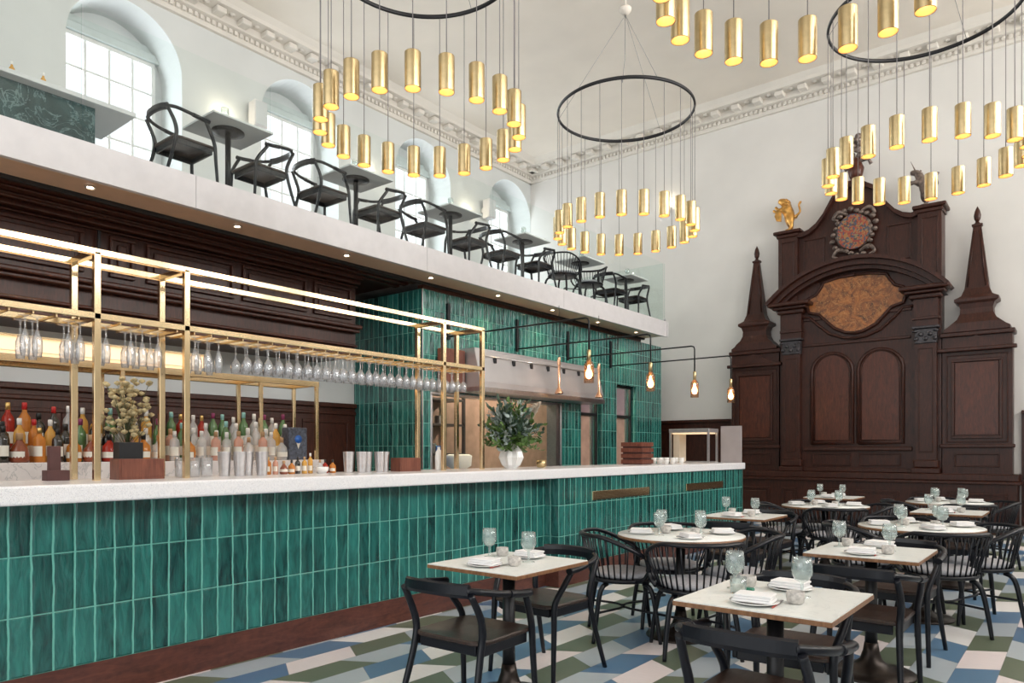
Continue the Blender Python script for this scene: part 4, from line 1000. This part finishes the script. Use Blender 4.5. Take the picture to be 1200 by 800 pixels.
# segmental pediment
def seg(r0, r1, yf, cz, a, mb, cx=AX):
    n = 28; P = [(cx+r1*sin(-a+2*a*i/n), cz+r1*cos(-a+2*a*i/n)) for i in range(n+1)]+[(cx+r0*sin(a-2*a*i/n), cz+r0*cos(a-2*a*i/n)) for i in range(n+1)]
    for i in range(n):
        q = [P[i], P[i+1], P[2*n-i], P[2*n+1-i]]; mb.prism(q, yf, YW, 'y')
    return mb
hwp, rise = 1.19, .53; RR = (hwp**2+rise**2)/(2*rise); cz = 4.09-RR; aa = math.asin(hwp/RR)
m = MB(); seg(RR-.05, RR, YF-.30, cz, aa, m); seg(RR-.12, RR-.05, YF-.22, cz, aa*.97, m); seg(RR-.17, RR-.12, YF-.15, cz, aa*.94, m)
ab(m, 'arched_pediment')
m = MB(); poly = [(AX-1.12, 3.47), (AX+1.12, 3.47)]+[(AX+(RR-.16)*sin(aa*.94-2*aa*.94*i/20), cz+(RR-.16)*cos(aa*.94-2*aa*.94*i/20)) for i in range(21)]
m.prism(poly, YF-.0, YW, 'y')
for s in (-1, 1):   # scooped spandrel panels beside the marquetry
    P = [(AX+s*.98, 3.58), (AX+s*.98, 3.70), (AX+s*.80, 3.82), (AX+s*.56, 3.90)]+[(AX+s*(.56-.10*sin(pi*k/8)+.0), 3.90-.30*k/8) for k in range(1, 8)]+[(AX+s*.62, 3.58)]
    m.prism(P, YF-.03, YF, 'y')
ab(m, 'tympanum')
# marquetry panel
def mirror(pts): return pts+[(-x, z) for x, z in pts[::-1]]
half = [(0, 3.845), (.20, 3.84), (.40, 3.80), (.44, 3.72), (.50, 3.64), (.60, 3.60), (.63, 3.50), (.60, 3.40), (.46, 3.36), (.36, 3.25), (.26, 3.15), (.12, 3.08), (0, 3.06)]
poly = [(AX+x, z) for x, z in mirror(half)[:-1]]
ab(MB().prism(poly, YF-.035, YF-.0, 'y'), 'marquetry_panel', 'fresco', None, 'glowing gilded marquetry panel')
path = [Vector((AX+(x)*1.04, YF-.04, 3.45+(z-3.45)*1.05)) for x, z in mirror(half)]
ab(MB().tube(path, .022, 8), 'marquetry_frame')
path = [Vector((AX+x*1.12, YF-.03, z)) for x, z in mirror([(.78, 3.34), (.55, 3.33), (.44, 3.20), (.30, 3.06), (.13, 2.985), (0, 2.97)])]
ab(MB().tube(path, .02, 8).box(-3.27, -3.02, YF-.03, YF, 3.28, 3.32, .006).box(-2.12, -1.85, YF-.03, YF, 3.28, 3.32, .006), 'lower_moulding')
# attic
prof = [(-1.04, 3.6), (-1.04, 4.60), (-.80, 4.60), (-.72, 4.58), (-.62, 4.61), (-.52, 4.68), (-.42, 4.80), (-.33, 4.96), (-.27, 5.06), (-.16, 5.13), (-.1, 5.17)]
poly = [(AX+x, z) for x, z in prof]+[(AX-x, z) for x, z in prof[::-1]]
m = MB().prism(poly, YF+.02, YW, 'y')
crown = prof[2:]+[(-x, z) for x, z in prof[2:][::-1]]
for (x0, z0), (x1, z1) in zip(crown[:-1], crown[1:]): m.prism([(AX+x0, z0-.05), (AX+x1, z1-.05), (AX+x1, z1+.015), (AX+x0, z0+.015)], YF-.07, YF+.02, 'y')
for x0, x1 in ((-3.28, -2.98), (-2.16, -1.86)): m.frame_y(x0, x1, 4.0, 4.50, YF+.02, .022, .018)
ab(m, 'attic')
for cx in (-3.49, -1.63):
    m = MB().box(cx-.14, cx+.14, YF-.06, YW, 3.56, 4.58).frame_y(cx-.10, cx+.10, 3.75, 4.50, YF-.06, .018, .012)
    m.box(cx-.16, cx+.16, YF-.09, YW, 4.56, 4.61, .01).box(cx-.20, cx+.20, YF-.13, YW, 4.61, 4.66, .015); ab(m, 'attic_pilaster')
# crest cartouche
m = MB(); c = Vector((AX, YF-.05, 4.47))
m.lathe([(.0, 0), (.24, 0), (.25, -.02), (.20, -.035)], 32, tuple(c), 'y')
for k in range(22):
    a = 2*pi*k/22; r = .27+.03*sin(a*4); p = (c.x+r*cos(a), c.y-.02, c.z+r*1.18*sin(a)); m.lathe([(0, -.035), (.035, -.02), (.042, 0), (.03, .022), (0, .034)], 8, p)
for s in (-1, 1):
    for z in (-.28, .26): m.tube(bez([c+Vector((s*.08, -.02, z)), c+Vector((s*.2, -.04, z+.05)), c+Vector((s*.27, -.03, z-.03)), c+Vector((s*.2, -.04, z-.07))]), lerp_r([.02, .028, .022, .012]), 8)
ca = ab(m, 'carved_cartouche', 'agedgold', None, 'carved scrolled cartouche with faded gilding')
m = MB(); m.prism([(c.x+.215*cos(2*pi*k/28), c.z+.25*sin(2*pi*k/28)) for k in range(28)], c.y-.055, c.y-.02, 'y')
o = ab(m, 'painted_shield', 'arms', None, 'painted shield in red, blue and gold'); 
# finial on crown
m = MB().box(AX-.10, AX+.10, YF-.05, YF+.16, 5.15, 5.22, .01)
m.lathe([(.05, 5.22), (.09, 5.30), (.11, 5.40), (.08, 5.47), (.05, 5.50), (.07, 5.53), (.0, 5.53)], 16, (AX, YF+.05, 0)); ab(m, 'crest_helmet', 'woodl')
m = MB(); cc = Vector((AX, YF+.05, 5.53))
for q in [(0,0,0), (.05,0,.06), (-.05,0,.07), (.02,-.02,.14), (-.03,0,.2), (.05,0,.22), (0,0,.28), (.03,0,.33)]: m.lathe([(0, -.05), (.04, -.03), (.048, 0), (.035, .03), (0, .05)], 8, tuple(cc+Vector(q)))
m.tube([cc+Vector((-.15, 0, -.12)), cc+Vector((0, 0, -.04)), cc+Vector((.16, 0, -.02)), cc+Vector((.2, 0, -.1))], .025, 8); ab(m, 'crest_beast', 'agedgold')
# side pedestals and obelisks
for s, x0, x1 in ((-1, -4.38, -3.64), (1, -1.49, -.72)):
    cx = (x0+x1)/2; hw = (x1-x0)/2
    m = MB().box(x0, x1, YF, YW, 1.06, 2.92)
    m.box(x0-.03, x1+.03, YF-.05, YF, 1.40, 1.45, .012).frame_y(cx-.25, cx+.25, 1.15, 1.33, YF, .02, .02)
    m.frame_y(cx-.28, cx+.28, 1.52, 2.56, YF, .035, .03).frame_y(cx-.34, cx+.34, 1.47, 2.62, YF, .015, .015)
    m.box(x0-.05, x1+.05, YF-.08, YF, 2.66, 2.71, .012)
    m.prism([(cx-.33, 2.71), (cx+.33, 2.71), (cx, 2.86)], YF-.07, YF, 'y'); m.box(x0-.03, x1+.03, YF-.05, YW, 2.86, 2.92, .012)
    ab(m, 'side_pedestal'); ab(MB().box(cx-.24, cx+.24, YF-.012, YF, 1.57, 2.52, .004), 'pedestal_panel', 'woodl')
    m = MB().sqlathe([(hw-.02, 2.92), (hw-.02, 2.96), (hw-.07, 2.99), (.27, 3.03), (.215, 3.08), (.185, 3.15), (.18, 3.22), (.20, 3.28), (.245, 3.31), (.245, 3.345), (.20, 3.37), (.17, 3.39), (.135, 3.48), (.10, 3.80), (.045, 4.29), (.06, 4.30), (.06, 4.325), (.03, 4.335), (.018, 4.36)], cx, YF+.09, .62, .15)
    for q in (-1, 1): m.tube([(cx+q*.10, YF-.003, 3.50), (cx+q*.030, YF+.055, 4.24)], .008, 6)
    ab(m, 'obelisk')
    ab(MB().lathe([(.012, 4.35), (.035, 4.39), (.042, 4.44), (.03, 4.50), (.012, 4.54), (0, 4.565)], 12, (cx, YF+.09, 0)), 'flame_finial')

no_scale()
def skin_body(name, joints, edges, m, parent=None, loc=(0,0,0), sub=1, root=0):
    me = bpy.data.meshes.new(name); me.from_pydata([j[:3] for j in joints], edges, [])
    o = bpy.data.objects.new(name, me); COL.objects.link(o)
    o.modifiers.new('s', 'SKIN'); 
    sv = me.skin_vertices[0].data
    for i, j in enumerate(joints): sv[i].radius = (j[3], j[3]); sv[i].use_root = (i == root)
    ss = o.modifiers.new('u', 'SUBSURF'); ss.levels = ss.render_levels = sub
    dg = bpy.context.evaluated_depsgraph_get(); ne = bpy.data.meshes.new_from_object(o.evaluated_get(dg))
    o.modifiers.clear(); o.data = ne; ne.materials.clear(); ne.materials.append(M[m])
    for p in ne.polygons: p.use_smooth = True
    if parent: o.parent = parent
    o.location = loc; return o
# rearing beasts on the attic corners (face the crest)
def beast(x, s, m, label, horn):
    t = thing('gilded_lion_statue' if not horn else 'unicorn_statue', wpt(x, YF+.03, 4.662), 0, label, 'statue'); t.scale = (KS, KS, KS)
    J = [(0,0,.22,.060), (s*.02,0,.32,.070), (s*.05,0,.40,.055), (s*.08,0,.47,.050), (s*.15,0,.475,.030),  # hip chest neck head muzzle
         (-s*.02,-.045,.13,.040), (-s*.05,-.05,.07,.022), (-s*.01,-.05,.012,.020), (s*.04,-.05,.010,.016),
         (s*.02,.045,.13,.040), (-s*.01,.05,.07,.022), (s*.04,.05,.012,.020), (s*.09,.05,.010,.016),
         (s*.09,-.045,.33,.026), (s*.15,-.05,.30,.018), (s*.19,-.05,.34,.018),
         (s*.10,.045,.36,.026), (s*.17,.05,.38,.018), (s*.20,.05,.43,.018),
         (-s*.07,0,.20,.016), (-s*.13,0,.27,.012), (-s*.11,0,.37,.012), (-s*.14,0,.42,.020)]
    Ed = [(0,1),(1,2),(2,3),(3,4),(0,5),(5,6),(6,7),(7,8),(0,9),(9,10),(10,11),(11,12),(1,13),(13,14),(14,15),(1,16),(16,17),(17,18),(0,19),(19,20),(20,21),(21,22)]
    J = [(x*1.2, y*1.4, z*1.05, r*(1.05 if horn else 1.3)) for x, y, z, r in J]; skin_body('beast_body', J, Ed, m, t)
    MB().box(-.10, .11, -.09, .09, 0, .015, .004).build('plinth', m, t)
    if horn:
        MB().tube([(s*.11, 0, .51), (s*.17, 0, .66)], [.010, .002], 8).build('horn', m, t)
        a = MB()
        for k in range(6): a.lathe([(0, -.02), (.018, 0), (0, .02)], 6, (s*(.05-.012*k), 0, .50-.035*k))
        a.build('mane', m, t)
    else:
        a = MB()
        for k in range(26):
            w = 2*pi*k/13; r = .055+.018*(k > 12); a.lathe([(0, -.02), (.022, -.005), (.016, .012), (0, .024)], 6, (s*(.045-.03*(k > 12)), r*cos(w), .44-.045*(k > 12)+r*sin(w)))
        a.build('mane', m, t)
        MB().prism([(s*.10, .16), (s*.17, .18), (s*.20, .26), (s*.17, .33), (s*.10, .31)], -.085, -.068, 'y').build('shield', m, t)
    return t
beast(-3.49, -1, 'gold', 'gilded rearing lion statue on the left corner of the altarpiece', False)
beast(-1.70, -1, 'agedgold', 'dark rearing unicorn statue with horn on the right corner of the altarpiece', True)

# ------------------------------------------------------------------ LIGHT
W = bpy.data.worlds.new('World'); SC.world = W; W.use_nodes = True
bg = W.node_tree.nodes['Background']; bg.inputs[0].default_value = (.94, .98, 1, 1); bg.inputs[1].default_value = 1.05
def area(name, loc, rot, sx, sy, e, col=(1, 1, 1)):
    L = bpy.data.lights.new(name, 'AREA'); L.shape = 'RECTANGLE'; L.size = sx; L.size_y = sy; L.energy = e; L.color = col
    o = bpy.data.objects.new(name, L); COL.objects.link(o); o.location = loc; o.rotation_euler = rot; return o
for c in WC:      # sky light entering the gallery windows
    area('window_daylight', wpt(XL-.75, c, (SILL+WT)/2), (0, -pi/2, 0), (WT-SILL)*KS, 1.15*KS, 75, (.94, .98, 1))
for c in [1.3]+WC:
    area('window_daylight', wpt(XR+.6, c, 5.1), (0, pi/2, 0), 2.8*KS, 1.25*KS, 250, (1, .97, .93))
area('rear_fill_light', (-3.2, YB*KS-.4, 4.2), (pi/2, 0, 0), 10.5, 6.2, 170, (1, .97, .94))  # added fill lamp behind the camera; no window stands there

# ------------------------------------------------------------------ CAMERA
cam = bpy.data.cameras.new('Camera'); co = bpy.data.objects.new('Camera', cam); COL.objects.link(co)
co.location = (0, 0, E); th = math.atan(672/840); co.rotation_euler = (pi/2, 0, th)
cam.sensor_width = 36; cam.sensor_fit = 'HORIZONTAL'; cam.lens = 25.2; cam.shift_y = 129/1200; cam.clip_start = .05
SC.camera = co
vs_ = SC.view_settings; vs_.view_transform = 'Standard'; vs_.look = 'None'; vs_.exposure = .36; vs_.gamma = 1; vs_.use_curve_mapping = False
